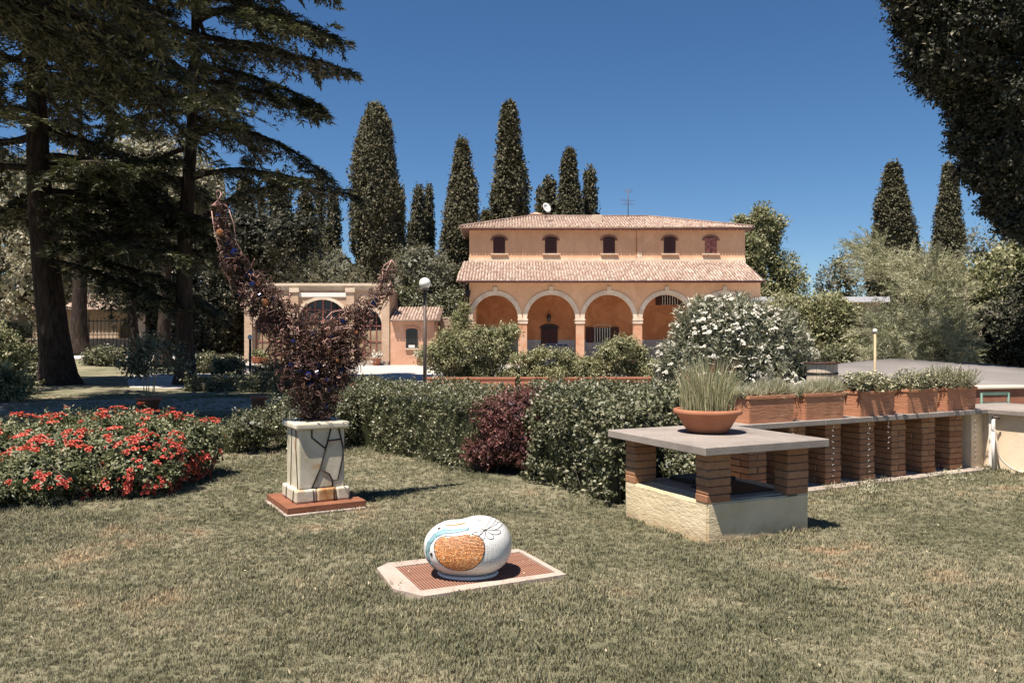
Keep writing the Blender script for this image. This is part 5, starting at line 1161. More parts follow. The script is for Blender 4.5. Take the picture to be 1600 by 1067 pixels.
cedar('massive cedar with the thickest dark trunk at far left', (-16.9, 29.5, 0), 24, 0.56, lv(8.6, 22, 34, 7.0, 3.0, 0.12)+[(7.2, 20, 5.5, 0.1), (6.6, 150, 6.0, 0.05), (6.0, 330, 5.0, 0.0), (5.0, 10, 6.5, 0.02), (4.6, 345, 5.5, -0.05), (7.6, -40, 6.5, 0.1), (8.0, 200, 6, 0.1), (7.8, 5, 7.0, 0.0), (6.9, 350, 7.2, -0.02), (6.0, 25, 6.4, -0.05), (5.4, 335, 7.0, -0.05), (8.2, 30, 6.8, 0.05), (7.4, 130, 6, 0)], 34, 90, (-1.6, 0.0), seed=2, needle=0.24, width=0.085)
random.seed(6)
L3 = lv(9.8, 20.5, 30, 5.8, 4.0, 0.14, 20)+[(5.6, 12, 7.0, 0.75), (7.6, -8, 5.0, 0.35), (8.8, 175, 4.6, 0.0), (7.6, 205, 4.8, -0.05), (6.4, 160, 4.8, -0.05), (5.6, 215, 4.4, -0.1), (8.2, 250, 4.0, 0), (9.2, 320, 3.6, 0), (11.2, -20, 5.4, 0.12), (12.5, 10, 5.8, 0.1), (13.8, -10, 5.8, 0.1), (15.5, -15, 5.6, 0.1), (17.5, 0, 5.2, 0.05)]
cedar('slender cedar with straight dark trunk and branches reaching right', (-12.1, 29.5, 0), 21.5, 0.34, L3, 30, 76, (0.35, 0.2), seed=3, needle=0.22, width=0.08)
random.seed(7)
cedar('cedar beyond the massive trunk, its straight trunk just right of it', (-27.6, 51, 0.9), 19, 0.52, lv(10, 17, 14, 5.5, 3.5), 18, 44, seed=4, needle=0.3, width=0.12)
cedar('dark cedar trunk standing behind the slender one to its left', (-19.6, 45, 0.3), 12, 0.42, lv(6.2, 11, 10, 4.0, 2.5), 18, 44, seed=5, needle=0.28, width=0.11)
cedar('thin leaning cedar between the two big left trunks', (-18.8, 40, 0.1), 8, 0.26, lv(4.6, 7.4, 6, 2.8, 2.0), 16, 40, (-0.9, 0), seed=6, needle=0.22, width=0.09)
cedar('near cedar outside the picture whose high boughs hang in at top left', (-13.2, 15.0, 0), 21, 0.45, lv(9.2, 20, 40, 7.6, 4.5, 0.10, 40)+[(9.2, 40, 7.0, 0.05), (9.6, 60, 7.4, 0.1), (9.0, -25, 8.6, 0.1), (9.9, 0, 7.6, 0.08), (9.4, -50, 8.0, 0.1), (10.4, 62, 9.0, 0.05), (10.9, 75, 9.2, 0.08), (11.6, 88, 9.0, 0.05), (12.2, 70, 9.2, 0.1), (11.2, 100, 8.6, 0.05), (12.8, 50, 8.6, 0.1)], 30, 80, seed=7, needle=0.2, width=0.07)
random.seed(21)

def cypress_mesh(seed, lump=0.16, n=15000, ratio=4.2, top=0.75, ls=0.030):
    """unit height cypress: V,F arrays of a crown of clumps; width = 1/ratio"""
    g = np.random.default_rng(seed); h = g.random(n)**0.85; a = g.uniform(0, 2*PI, n)
    prof = lambda t: (np.minimum(1, (t+0.05)/0.14)**0.5)*np.clip(1-t, 0, 1)**top*(1+0.07*np.sin(t*8+seed*1.7)+0.05*np.sin(t*19+seed*2.9))*1.08
    base = np.stack([np.cos(a)*prof(h)*0.5/ratio, np.sin(a)*prof(h)*0.5/ratio, h], 1); q = base*[ratio*2.2, ratio*2.2, 7.5]+seed*3.1
    rr = 1+lump*nz(q, 1.2)+lump*1.0*nz(q, 3.4)-np.abs(g.normal(size=n))*0.10; P = base.copy(); P[:, :2] *= rr[:, None]; P[:, 2] = np.minimum(P[:, 2], 1.0)
    N = unit(np.stack([np.cos(a), np.sin(a), np.full(n, 0.25)], 1)+g.normal(size=(n, 3))*0.45); A = unit(g.normal(size=(n, 3))*0.5+[0, 0, 1.0]+N*0.5); L = ls*g.uniform(0.6, 1.4, n)
    kk = g.choice(n, n//8, replace=False); q = sprays(P[kk], N[kk], 8, ls, 0.6, ls*1.6, 0.5, 0.6, 0.0, 0.0); V, F = leaf_arrays(q[0], unit(q[1]), q[2], q[3], q[4], True, 0.2); me = fast_mesh('cypress_foliage', V, F, M['cypress'], q[5])
    ths = np.linspace(0, 2*PI, 29)[:-1]; zs = np.linspace(0, 0.985, 40); T_, Z_ = np.meshgrid(ths, zs); r0 = prof(Z_)*0.5/ratio; b = np.stack([np.cos(T_)*r0, np.sin(T_)*r0, Z_], -1).reshape(-1, 3); q = b*[ratio*2.2, ratio*2.2, 7.5]+seed*3.1
    r1 = 0.84*(1+lump*nz(q, 1.2)); b[:, :2] *= r1[:, None]; I = np.arange(28*40).reshape(40, 28); F2 = np.stack([I[:-1], np.roll(I, -1, 1)[:-1], np.roll(I, -1, 1)[1:], I[1:]], -1).reshape(-1, 4)
    me2 = fast_mesh('inner_foliage', b, F2, M['cypress'], g.random(len(F2))*0.5); return me, me2
CY = [cypress_mesh(1, 0.17, 44000, 3.2, 0.52, 0.0135), cypress_mesh(2, 0.13, 34000, 4.0, 0.60, 0.0135), cypress_mesh(3, 0.12, 34000, 4.4, 0.64, 0.0135), cypress_mesh(4, 0.12, 10000, 6.5, 0.45, 0.022), cypress_mesh(5, 0.10, 5000, 11, 0.35, 0.026)]
def cypress(px, py, wpx, D, var, lab, rz=0.0, base=0.0, lean=0.0):
    top = EYE-(py-HZ)*D/FP; H = top-base; w = wpx*D/FP; me, me2 = CY[var]; ratio = (3.2, 4.0, 4.4, 6.5, 11)[var]
    T = thing('cypress_tree', lab, 'tree', ((px-800)/FP*D, D, base), rz, 'cypresses rising behind the buildings')
    for nm, q in (('foliage', me), ('inner_foliage', me2)):
        o = link(bpy.data.objects.new(nm, q), T); s = w*ratio/1.02; o.scale = (s, s, H*0.94); o.location = (0, 0, H*0.05); o['kind'] = 'stuff'
        if lean: o.rotation_euler = (0, lean, 0)
    MB().tube([(0, 0, 0), (0, 0, H*0.25)], [0.3, 0.2], 8).build('trunk', M['bark2'], T); return T
for a in ((586, 164, 92, 64, 0, 'widest and shaggiest cypress, behind the brick orangery'), (722, 219, 74, 66, 1, 'tall cypress touching the left side of the villa roof'), (796, 162, 78, 70, 2, 'tallest cypress, rising over the left part of the villa roof'),
          (890, 235, 64, 78, 2, 'cypress rising behind the middle of the villa roof'), (922, 265, 26, 80, 3, 'narrow cypress at the right of the pair behind the villa'), (858, 280, 28, 80, 3, 'short cypress behind the satellite dish'), (845, 296, 22, 83, 3, 'smallest cypress, left of the dish'),
          (654, 294, 24, 80, 3, 'left cypress of the slim pair left of the villa'), (670, 293, 19, 82, 3, 'right, slimmer cypress of the slim pair left of the villa'), (645, 345, 22, 78, 3, 'short cypress at the foot of the slim pair'), (521, 305, 26, 80, 3, 'slim cypress just left of the shaggy one'), (501, 272, 12, 85, 4, 'needle-thin cypress against the sky left of the shaggy one'), (627, 297, 10, 84, 4, 'needle-thin cypress right of the shaggy one'),
          (478, 303, 34, 70, 3, 'cypress partly behind the cedar branches, second from the orangery left'), (436, 272, 40, 68, 3, 'cypress behind the cedar branches over the orangery'), (383, 280, 34, 68, 3, 'cypress directly behind the left wing tip of the wire sculpture'), (409, 305, 12, 80, 4, 'needle-thin cypress between two darker ones behind the cedar'),
          (1395, 256, 86, 66, 1, 'broad cypress right of the villa above the feathery tamarisk'), (1482, 257, 60, 68, 2, 'slim steep-sided cypress at the far right'), (760, 330, 60, 72, 1, 'low cypress filling the gap between the two tall ones'), (340, 270, 50, 75, 2, 'cypress hidden behind the slender cedar trunk')):
    cypress(*a, rz=random.uniform(0, 6))

def broad_tree(name, lab, loc, blobs, n, ls, mat, trunk=(0.2, 3), group=None, **k):
    T = thing(name, lab, 'tree', loc, group=group); m = MB(); zt = max(b[2] for b in blobs); m.tube([(0, 0, -0.1), (0.05, 0, trunk[1]*0.5), (0, 0.05, trunk[1])], [trunk[0]*1.3, trunk[0], trunk[0]*0.8], 10)
    for b in blobs: m.tube([(0, 0.05, trunk[1]*0.9), ((b[0])*0.5, b[1]*0.5, (trunk[1]+b[2])/2), (b[0], b[1], b[2]+b[5]*0.5)], [trunk[0]*0.6, trunk[0]*0.35, 0.03], 6)
    m.build('trunk', M['bark2'], T); crown('crown', blobs, n, ls, mat, T, **k); return T
def rel(px, py, D, c): v = at(px, py, D); return (v.x-c[0], v.y-c[1], v.z-c[2])
# big dark evergreen leaning in at the top right
random.seed(31)
c0 = (12.9, 15.0, 0); bl_ = []
for (px, py, r) in ((1475, -10, 0.95), (1505, 60, 1.0), (1560, 40, 1.25), (1560, 125, 0.95), (1600, 160, 1.2), (1602, 230, 0.85), (1628, 290, 0.8), (1650, 300, 1.0), (1480, 85, 0.6), (1458, 40, 0.5), (1440, 8, 0.35), (1462, 112, 0.32), (1500, 150, 0.35), (1512, 215, 0.3), (1535, 262, 0.35), (1560, 318, 0.3), (1588, 350, 0.28), (1670, 100, 1.6), (1566, 170, 0.65), (1635, 335, 0.42)):
    b = rel(px, py, 14.5+random.uniform(-0.6, 0.6), c0); bl_.append((*b, r, r*1.1, r*0.95))
for _ in range(22):
    z = random.uniform(5.2, 14); a = random.uniform(0, 2*PI); r = (4.2 if z < 11 else 2.5)*math.sqrt(random.random()); x = r*math.cos(a)
    if x < (-0.6 if z < 8.5 else -3.5): x = -x
    bl_.append((x, r*math.sin(a)*0.8, z, 1.5, 1.5, 1.4))
OT = thing('evergreen_oak', 'huge dark evergreen tree filling the top right corner', 'tree', c0)
m = MB(); m.tube([(0, 0, -0.1), (0.1, 0, 2.5), (0, 0, 5), (-0.6, 0, 9)], [0.55, 0.42, 0.36, 0.15], 12)
for b in bl_[:20]: m.tube([(0, 0, 4.5), (b[0]*0.5, b[1]*0.5, (4.5+b[2])/2), (b[0], b[1], b[2])], [0.16, 0.09, 0.03], 6)
m.build('trunk', M['bark2'], OT)
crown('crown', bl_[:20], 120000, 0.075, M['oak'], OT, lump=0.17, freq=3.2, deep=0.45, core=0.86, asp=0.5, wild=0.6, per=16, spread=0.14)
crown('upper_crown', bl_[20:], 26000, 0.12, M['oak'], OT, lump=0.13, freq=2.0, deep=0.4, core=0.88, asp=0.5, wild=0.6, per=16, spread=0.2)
# trees behind
def bl_px(lst, D, c, sy=1.0): return [(*rel(px, py, D, c), r, r*sy, r*sz) for (px, py, r, sz) in lst]
c = (15.8, 66, 0); broad_tree('plane_tree', 'irregular light green tree behind the right end of the villa', c, bl_px([(1188, 345, 1.1, 1.3), (1160, 348, 0.9, 0.5), (1185, 385, 1.6, 1.0), (1205, 420, 1.7, 1), (1220, 445, 1.9, 0.8), (1185, 440, 2.0, 1), (1210, 352, 0.9, 0.6), (1195, 365, 1.2, 1), (1165, 400, 1.5, 1.3), (1175, 470, 2.5, 1)], 66, c), 24000, 0.22, M['shrub'], (0.35, 5), lump=0.3, freq=1.4, deep=0.6, core=0.7)
c = (26.5, 64, 0); broad_tree('slight_tree', 'small thin tree on the skyline between the villa and tamarisk', c, bl_px([(1312, 425, 1.0, 1.3), (1305, 445, 1.3, 1), (1325, 440, 1.1, 1), (1318, 470, 1.8, 1)], 64, c), 4200, 0.24, M['olive'], (0.12, 4), lump=0.3, core=0.3, deep=0.9)
c = (33, 58, 0); broad_tree('slight_tree', 'thin grey-green tree on the skyline at far right', c, bl_px([(1535, 405, 1.5, 1.2), (1550, 420, 1.6, 1), (1525, 430, 1.6, 1), (1545, 450, 2.0, 1)], 58, c), 5200, 0.22, M['olive'], (0.15, 4), lump=0.3, core=0.3, deep=0.9)
c = (-38, 62, 1); broad_tree('pale_oak', 'sunlit pale-leaved tree glimpsed behind the cedars', c, bl_px([(190, 300, 3.2, 1), (240, 270, 3.4, 1), (270, 330, 3.2, 1), (220, 370, 3.6, 1), (300, 370, 3.0, 1), (150, 340, 3.6, 1), (200, 420, 3.6, 0.8), (110, 380, 3.5, 1), (300, 300, 2.6, 1)], 60, c), 30000, 0.26, M['pale_tree'], (0.5, 6), lump=0.3, freq=1.2, deep=0.6, core=0.75)
c = (-52, 66, 1); broad_tree('pale_oak', 'pale-leaved tree behind the thick trunk at the left edge', c, bl_px([(20, 350, 3.5, 1), (60, 300, 3.5, 1), (10, 420, 3.5, 1), (60, 440, 3.2, 1), (-40, 380, 4, 1)], 62, c), 16000, 0.28, M['pale_tree'], (0.5, 6), lump=0.3, freq=1.2, deep=0.6, core=0.75)
c = (-24, 62, 0.5); broad_tree('dark_evergreen', 'dark bushy evergreen filling the space left of the orangery', c, bl_px([(330, 440, 3.0, 1), (350, 480, 3.0, 1), (310, 500, 3.0, 1), (365, 420, 2.2, 1), (290, 460, 3.0, 1), (340, 520, 2.6, 1), (375, 375, 2.0, 1.2), (420, 380, 2.2, 1), (455, 370, 2.2, 1), (250, 470, 3, 1)], 60, c), 26000, 0.22, M['oak'], (0.4, 3), lump=0.25, freq=1.4, core=0.8)
# olives and evergreen shrubs on the bank behind the orangery
for (px, py, D, r, lab, mat) in ((455, 415, 60.5, 2.0, 'grey-green olive behind the orangery roof, left of the shaggy cypress', 'olive'), (490, 420, 60.5, 2.0, 'olive behind the middle of the orangery roof', 'olive'), (525, 422, 60.5, 1.9, 'olive directly in front of the shaggy cypress', 'olive'), (655, 418, 61, 2.1, 'soft grey olive right of the wire wing tip', 'olive'), (685, 425, 61.5, 1.8, 'soft grey olive next to the villa corner', 'olive'), (640, 445, 60.5, 1.5, 'lower olive above the pink outbuilding', 'olive')):
    c = ((px-800)/FP*D, D, 0); broad_tree('olive_tree', lab, c, bl_px([(px-12, py, r*0.8, 0.8), (px+12, py+4, r*0.8, 0.8), (px, py-6, r*0.7, 0.8), (px, py+25, r*1.1, 1.0), (px, py+50, r*1.1, 1)], D, c), 5200, 0.20, M[mat], (0.2, 2.5), group='olive trees above the outbuildings', lump=0.25, freq=1.8, core=0.7, deep=0.6, asp=0.28)
hb = thing('leafy_bank_hedge', 'tall leafy hedge on the bank behind the pink outbuilding', 'hedge', (-5.8, 58.8, 0))
crown('leaves', [(-3.2, 0, 3.4, 1.8, 1.2, 1.9), (-1.2, 0, 3.6, 1.8, 1.2, 1.9), (0.8, 0, 3.4, 1.7, 1.2, 2.0), (2.2, -0.4, 2.9, 1.1, 1.1, 2.0), (-2, 0.2, 4.6, 1.5, 1.0, 0.9), (1.2, 0.4, 4.5, 1.4, 1, 0.9), (-3, 0, 1.6, 3, 1.2, 1.5), (1, 0, 1.6, 2.6, 1.2, 1.5)], 16000, 0.16, M['hedge'], hb, lump=0.15, freq=2)
# right hand masses
c = (9.4, 24, 0); broad_tree('laurel_bush', 'rounded broad-leaved bush between the white oleander and tamarisk', c, bl_px([(1260, 500, 0.85, 0.9), (1300, 495, 0.8, 0.9), (1235, 490, 0.7, 0.8), (1330, 500, 0.55, 0.9), (1280, 530, 1.1, 0.8), (1225, 530, 0.9, 1), (1330, 540, 0.6, 0.8), (1275, 485, 0.6, 0.6)], 24, c), 24000, 0.085, M['shrub'], (0.12, 1.2), lump=0.2, freq=2.4, core=0.8)
for i, (lst, D, n_, mt, nm, lab) in enumerate((([(1545, 450, 1.1, 1), (1580, 430, 1.2, 1), (1530, 490, 1.1, 1), (1600, 490, 1.4, 1), (1560, 520, 1.1, 0.8), (1640, 440, 1.6, 1)], 25, 22000, 'shrub', 'lime_tree', 'bushy light green tree at the right edge behind the tamarisk'),
        ([(1560, 530, 0.85, 0.9), (1600, 515, 1.0, 1), (1530, 545, 0.6, 0.7), (1500, 555, 0.5, 0.6), (1650, 500, 1.4, 1), (1585, 555, 0.7, 0.6)], 19, 18000, 'oak', 'dark_bush', 'deep green shaded bush under the light tree at the right edge'),
        ([(1345, 555, 0.6, 0.5), (1420, 560, 0.7, 0.5), (1385, 552, 0.6, 0.5), (1465, 560, 0.7, 0.5), (1300, 560, 0.5, 0.4)], 21, 9000, 'hedge', 'low_bush', 'low dark bushes along the top of the grey cover'))):
    v = at(lst[0][0], lst[0][1], D); c = (v.x, D, 0); broad_tree(nm, lab, c, bl_px(lst, D, c), n_, 0.085 if D < 25 else 0.11, M[mt], (0.1, 1.0), lump=0.22, freq=2.2, core=0.8, deep=0.5)
# feathery tamarisk
def tamarisk(lab, c, plumes, n_per, mat, tr_pts):
    T = thing('tamarisk', lab, 'tree', c); m = MB()
    for tp in tr_pts: m.tube(tp, [0.05*(1-0.2*i) for i in range(len(tp))], 6)
    m.build('trunk', M['bark2'], T); P, A, L, R = [], [], [], []
    for (b, d, ln, sp_) in plumes:
        nsh_ = 9; d = np.array(d)/np.linalg.norm(d); tone = RG.uniform(-0.3, 0.35)
        for s in range(nsh_):
            d2 = unit((d+RG.normal(size=3)*0.24)[None])[0]; b2 = np.array(b)+RG.normal(size=3)*sp_; k = int(n_per/nsh_); q = RG.uniform(0, 1, k); droop = np.stack([d2[0]*q*ln, d2[1]*q*ln, d2[2]*q*ln-0.30*ln*q**2], 1)
            p = b2+droop+RG.normal(size=(k, 3))*0.032*(1.3-q)[:, None]; P.append(p); A.append(unit(d2+np.array([0, 0, -0.2])+RG.normal(size=(k, 3))*0.35)); L.append(RG.uniform(0.05, 0.13, k)); R.append(np.clip(RG.random(k)*0.6+0.2+tone, 0, 1))
    P, A, L, R = map(np.concatenate, (P, A, L, R)); leaves('plumes', P, rdir(len(P)), A, L, np.full(len(P), 0.014), mat, T, quad=False, rnd=R); return T
random.seed(41); c = (10.3, 18.5, 0); pl_ = []
for (px, py, n_, sx, sy, dx, dz, ln) in ((1375, 400, 12, 22, 22, -0.5, 0.6, 0.95), (1420, 440, 18, 25, 28, -0.2, 0.7, 0.9), (1455, 420, 16, 25, 20, 0.15, 0.8, 0.9), (1480, 455, 16, 22, 22, 0.5, 0.5, 0.9), (1430, 500, 26, 35, 22, 0, 0.5, 0.9), (1385, 500, 16, 18, 22, -0.6, 0.3, 0.8), (1480, 510, 20, 25, 25, 0.5, 0.3, 0.85), (1440, 545, 22, 40, 18, 0, 0.1, 0.8), (1490, 550, 14, 22, 18, 0.4, 0.0, 0.7), (1370, 545, 9, 12, 10, -0.3, 0.3, 0.5), (1350, 385, 5, 10, 12, -0.9, 0.4, 0.8)):
    for _ in range(n_):
        v = at(random.gauss(px+(8 if px < 1440 else -10), sx*0.42), random.gauss(py+14, sy*0.5), 18.5+random.gauss(0, 0.7)); pl_.append(((v.x-c[0], v.y-c[1], v.z), (dx+random.gauss(0, 0.35), random.gauss(0, 0.5), dz+random.gauss(0, 0.25)+0.15), ln*random.uniform(0.6, 1.1), 0.10))
pl_2 = pl_
tk = [[(0, 0, 0), (0.05, 0, 0.9), (-0.2, 0, 1.8), (-0.9, 0.1, 2.9)], [(0, 0, 0), (0.1, 0.1, 1.0), (0.3, 0, 2.2), (0.2, 0, 3.0)], [(0, 0, 0.1), (-0.35, 0.2, 1.2), (-1.3, 0.2, 2.2)], [(0, 0, 0.2), (0.4, 0.2, 1.1), (0.8, 0.2, 2.0)]]
tamarisk('feathery pale green tamarisk tree behind the terracotta boxes', c, pl_2, 560, M['tamarisk'], tk)
# oleander in flower
ol = thing('oleander', 'large rounded oleander with white flowers behind the slab table', 'shrub', (3.9, 14.2, 0)); OB = [(0.0, 0, 1.45, 1.0, 0.95, 0.95), (-0.65, -0.1, 1.0, 0.75, 0.8, 0.75), (-1.0, -0.1, 0.55, 0.55, 0.7, 0.55), (0.65, -0.05, 1.35, 0.72, 0.85, 0.85), (0.75, -0.2, 0.65, 0.65, 0.75, 0.65), (0.0, -0.3, 0.7, 1.1, 0.9, 0.7), (0.15, 0.0, 1.83, 0.7, 0.7, 0.66), (-0.40, 0, 1.84, 0.6, 0.6, 0.6), (0.7, 0, 1.72, 0.55, 0.7, 0.52), (1.05, 0.1, 1.15, 0.42, 0.6, 0.6)]
P, N = blob_points(OB, 2600, 0.12, 3, 0.25); pc, pa, pn, plg = [], [], [], []
for i in range(len(P)):
    d = unit((N[i]*0.8+[0, 0, 0.75]+RG.normal(size=3)*0.25)[None])[0]; k = 13; q = RG.uniform(-0.16, 0.06, k); pc.append(P[i]+d*q[:, None]); pa.append(unit(d*0.9+rdir(k)*0.8)); pn.append(unit(rdir(k)*0.7+[0, 0, 0.7])); plg.append(RG.uniform(0.08, 0.14, k))
pc, pa, pn, plg = map(np.concatenate, (pc, pa, pn, plg)); leaves('oleander_leaves', pc, pn, pa, plg, plg*0.17, M['oleander'], ol)
cr = crown('inner', OB, 10, 0.05, M['oleander'], ol, core=0.78)
def fl_mesh(seed):
    g = np.random.default_rng(seed); nf = 9; P_, N_, A_ = [], [], []
    for f in range(nf):
        cc = g.normal(size=3)*[0.035, 0.035, 0.02]; ax = unit((cc*6+[0, 0, 1])[None])[0]
        for j in range(5): q = 2*PI*j/5+f; P_.append(cc); A_.append([math.cos(q), math.sin(q), 0.35]); N_.append(ax)
    P_, N_, A_ = map(np.array, (P_, N_, A_)); V, F = leaf_arrays(P_, unit(N_), unit(A_), np.full(len(P_), 0.026), np.full(len(P_), 0.022)); return fast_mesh('flower_cluster', V, F, M['petal_white'], g.random(len(F)))
fm = [fl_mesh(s) for s in range(3)]; P, N = blob_points(OB, 460, 0.12, 3, 0.05); w = np.argsort(-(0.6*nz(P, 2.2)+RG.normal(size=len(P))*0.7-N[:, 1]*0.6))[:290]
for i in w:
    o = link(bpy.data.objects.new('flower_cluster', fm[int(RG.integers(0, 3))]), ol); o.location = P[i]+N[i]*0.06; o.rotation_mode = 'QUATERNION'; o.rotation_quaternion = Vector(N[i]+np.array([0, -0.2, 0.7])).to_track_quat('Z', 'Y'); s = RG.uniform(0.55, 1.05); o.scale = (s, s, s)
m = MB()
for k in range(24): a = random.uniform(0, 6.28); m.tube([(0.2*math.cos(a), 0.2*math.sin(a), 0), (0.7*math.cos(a), 0.5*math.sin(a), 1.2)], 0.02, 5)
o = m.build('stems', M['bark2'], ol); o['kind'] = 'stuff'

# climbing shrubs trained along the yard edge, troughs below them
for i, (px, py, w, h, lab) in enumerate(((698, 553, 34, 40, 'climbing shrub just right of the globe lamp post'), (772, 535, 38, 44, 'tall leafy shrub in front of the first arch pier'), (735, 575, 30, 26, 'low leafy shrub in front of the dark parked car'), (845, 570, 50, 30, 'low spreading shrub in front of the villa door'), (945, 555, 44, 42, 'rounded leafy shrub in front of the third arch'), (995, 572, 40, 34, 'leafy shrub touching the left side of the white oleander'), (900, 574, 40, 28, 'low shrub filling the gap before the third arch'), (812, 580, 36, 24, 'small leafy shrub between the tall one and the door'))):
    D = 27.0+0.4*(i % 3); v = at(px, py, D); T = thing('climbing_shrub', lab, 'shrub', (v.x, D, 0), group='leafy shrubs along the yard edge'); s = D/FP; B = []
    for q in range(9):
        a = random.uniform(0, 2*PI); r = math.sqrt(random.random())*0.8; B.append((w*s*r*math.cos(a), random.gauss(0, 0.2), max(0.22, v.z+h*s*r*math.sin(a)), w*s*random.uniform(0.28, 0.5), 0.4, h*s*random.uniform(0.18, 0.34)))
    B.append((0, 0, max(0.3, v.z-h*s*0.3), w*s*0.6, 0.4, h*s*0.55))
    crown('leaves', B, 8000, 0.085, M['shrub'], T, asp=0.45, lump=0.2, freq=3.0, deep=0.9, core=0.55, droop=0.7, zmin=0.1, per=13, spread=0.2); m = MB()
    for k in range(4): m.tube([(random.gauss(0, 0.1), 0, 0), (random.gauss(0, 0.15), 0, v.z*0.6), (random.gauss(0, 0.3), 0, v.z)], [0.03, 0.025, 0.01], 5)
    m.build('stem', M['bark2'], T)
T = thing('wall_climber', 'pale climber covering the corner between pink outbuilding and villa', 'climber', (-3.3, 53.2, 0)); crown('leaves', [(0, 0, 1.5, 0.8, 0.5, 1.5), (-0.2, 0, 2.9, 0.6, 0.4, 0.7), (0.1, 0, 3.7, 0.4, 0.3, 0.5), (-1.0, 0, 0.9, 0.7, 0.4, 0.7)], 6500, 0.13, M['shrub'], T, lump=0.25, freq=2.5, core=0.75)
for i, (x0, x1, y, lab) in enumerate(((-2.9, -1.5, 26.2, 'terracotta trough nearest the globe lamp post'), (-1.4, 0.1, 26.2, 'terracotta trough below the tall leafy shrub'), (0.3, 1.5, 26.4, 'terracotta trough below the villa door'), (1.7, 3.0, 26.3, 'terracotta trough under the rounded shrub'), (3.1, 4.6, 26.4, 'terracotta trough nearest the white oleander'))):
    T = thing('long_trough', lab, 'planter', (x0, y, 0), group='terracotta troughs along the yard edge'); MB().box(0, x1-x0, 0, 0.45, 0, 0.36).build('box_body', M['terra_far'], T, bevel=0.01, seg=1); MB().box(-0.03, x1-x0+0.03, -0.03, 0.48, 0.361, 0.42).build('rim', M['terra_far'], T, bevel=0.01, seg=1); MB().box(0.03, x1-x0-0.03, 0.03, 0.42, 0.4205, 0.425).build('soil', M['soil'], T)

# lamp posts
def globe_lamp(lab, px, py, D, r, pr, mat='lamp_metal', arm=False, grp=None):
    v = at(px, py, D); T = thing('globe_lamp', lab, 'lamp post', (v.x, D, float(hgt(v.x, D))), group=grp); z = v.z-float(hgt(v.x, D))
    MB().tube([(0, 0, 0), (0, 0, z-r*1.05)], [pr*1.15, pr], 12).build('post', M[mat], T); MB().lathe([(r*0.5, -r*1.12), (r*0.62, -r*1.0), (r*0.45, -r*0.85)], 20, c=(0, 0, z)).build('lamp_collar', M['black_metal'], T)
    if arm: MB().lathe([(0.03, -r*1.2), (r*1.25, -r*1.08), (r*1.22, -r*1.03), (0.03, -r*1.1)], 20, c=(-0.05, 0, z)).build('rain_plate', M[mat], T)
    MB().lathe([(max(0.001, r*math.sin(PI*k/16)), -r*math.cos(PI*k/16)) for k in range(17)], 28, c=(0, 0, z)).build('globe', M['white_glass'], T); return T
globe_lamp('tall lamp post with white globe in front of the pink outbuilding', 664, 443, 19.5, 0.142, 0.042, arm=True)
globe_lamp('small globe lamp at the left edge of the gravel yard', 391, 527, 34, 0.11, 0.05, 'black_metal')
M['tan_paint'] = plain('tan_paint', (0.42, 0.32, 0.19), 0.6); globe_lamp('tan garden lamp standing among the plants right of the oleander', 1367, 517, 11.6, 0.032, 0.017, 'tan_paint')
# grey cover and the tub
def loft(name, rows, mat, T, sag=0.03):
    nu_ = 25; V = []
    for r in rows:
        r = [np.array(p, float) for p in r]
        for k in range(nu_):
            t = k/(nu_-1)*(len(r)-1); i = min(int(t), len(r)-2); V.append(r[i]+(r[i+1]-r[i])*(t-i))
    V = np.array(V); I = np.arange(len(V)).reshape(len(rows), nu_); F = np.stack([I[:-1, :-1], I[:-1, 1:], I[1:, 1:], I[1:, :-1]], -1).reshape(-1, 4); V[:, 2] += sag*nz(V, 1.4)
    o = link(bpy.data.objects.new(name, fast_mesh(name, V, F, mat, None, True)), T); s = o.modifiers.new('t', 'SOLIDIFY'); s.thickness = 0.03; return o
T = thing('grey_canopy', 'broad low grey fabric canopy behind the terracotta boxes', 'canopy')
A3, B3, C3 = (5.0, 15.2, 1.12), (7.9, 16.3, 1.25), (10.6, 13.2, 0.98); D3, E3, F3 = (4.2, 12.6, 0.80), (6.95, 11.75, 0.90), (9.8, 10.6, 0.80)
mid = lambda a, b, t, dz=0: tuple((np.array(a)*(1-t)+np.array(b)*t)+[0, 0, dz])
loft('fabric', [(D3, E3, F3), tuple(mid(p, q, 0.33, 0.02) for p, q in ((D3, A3), (E3, B3), (F3, C3))), tuple(mid(p, q, 0.66, 0.03) for p, q in ((D3, A3), (E3, B3), (F3, C3))), (A3, B3, C3)], M['membrane'], T)
for p in (A3, B3, C3, D3, E3, F3): MB().tube([(p[0], p[1], 0), (p[0], p[1], p[2]-0.03)], 0.03, 8).build('post', M['lamp_metal'], T)
MB().tube([tuple(np.array(p)+[0, -0.03, -0.02]) for p in (D3, E3, F3)], 0.022, 8).build('front_hem', M['white'], T)
T = thing('wooden_tub', 'pinkish wooden tub with dark metal hoop behind the first boxes', 'tub', (4.75, 12.2, 0)); n_st = 22
for k in range(n_st):
    a0, a1 = 2*PI*k/n_st+0.012, 2*PI*(k+1)/n_st-0.012; m = MB(); m.prism([(0.20*math.cos(a0), 0.20*math.sin(a0)), (0.225*math.cos(a0), 0.225*math.sin(a0)), (0.225*math.cos(a1), 0.225*math.sin(a1)), (0.20*math.cos(a1), 0.20*math.sin(a1))], 0, 1.26); m.build('stave', M['cream_stone'], T)
for z in (0.2, 0.7, 1.1): MB().lathe([(0.227, z), (0.234, z), (0.234, z+0.03), (0.227, z+0.03)], 30).build('hoop', M['iron'], T)
MB().lathe([(0.26, 1.262), (0.26, 1.28), (0.19, 1.281)], 30).build('rim', M['dark_wood'], T); MB().lathe([(0.198, 0.6), (0.001, 0.6)], 30).build('filling', M['soil'], T)
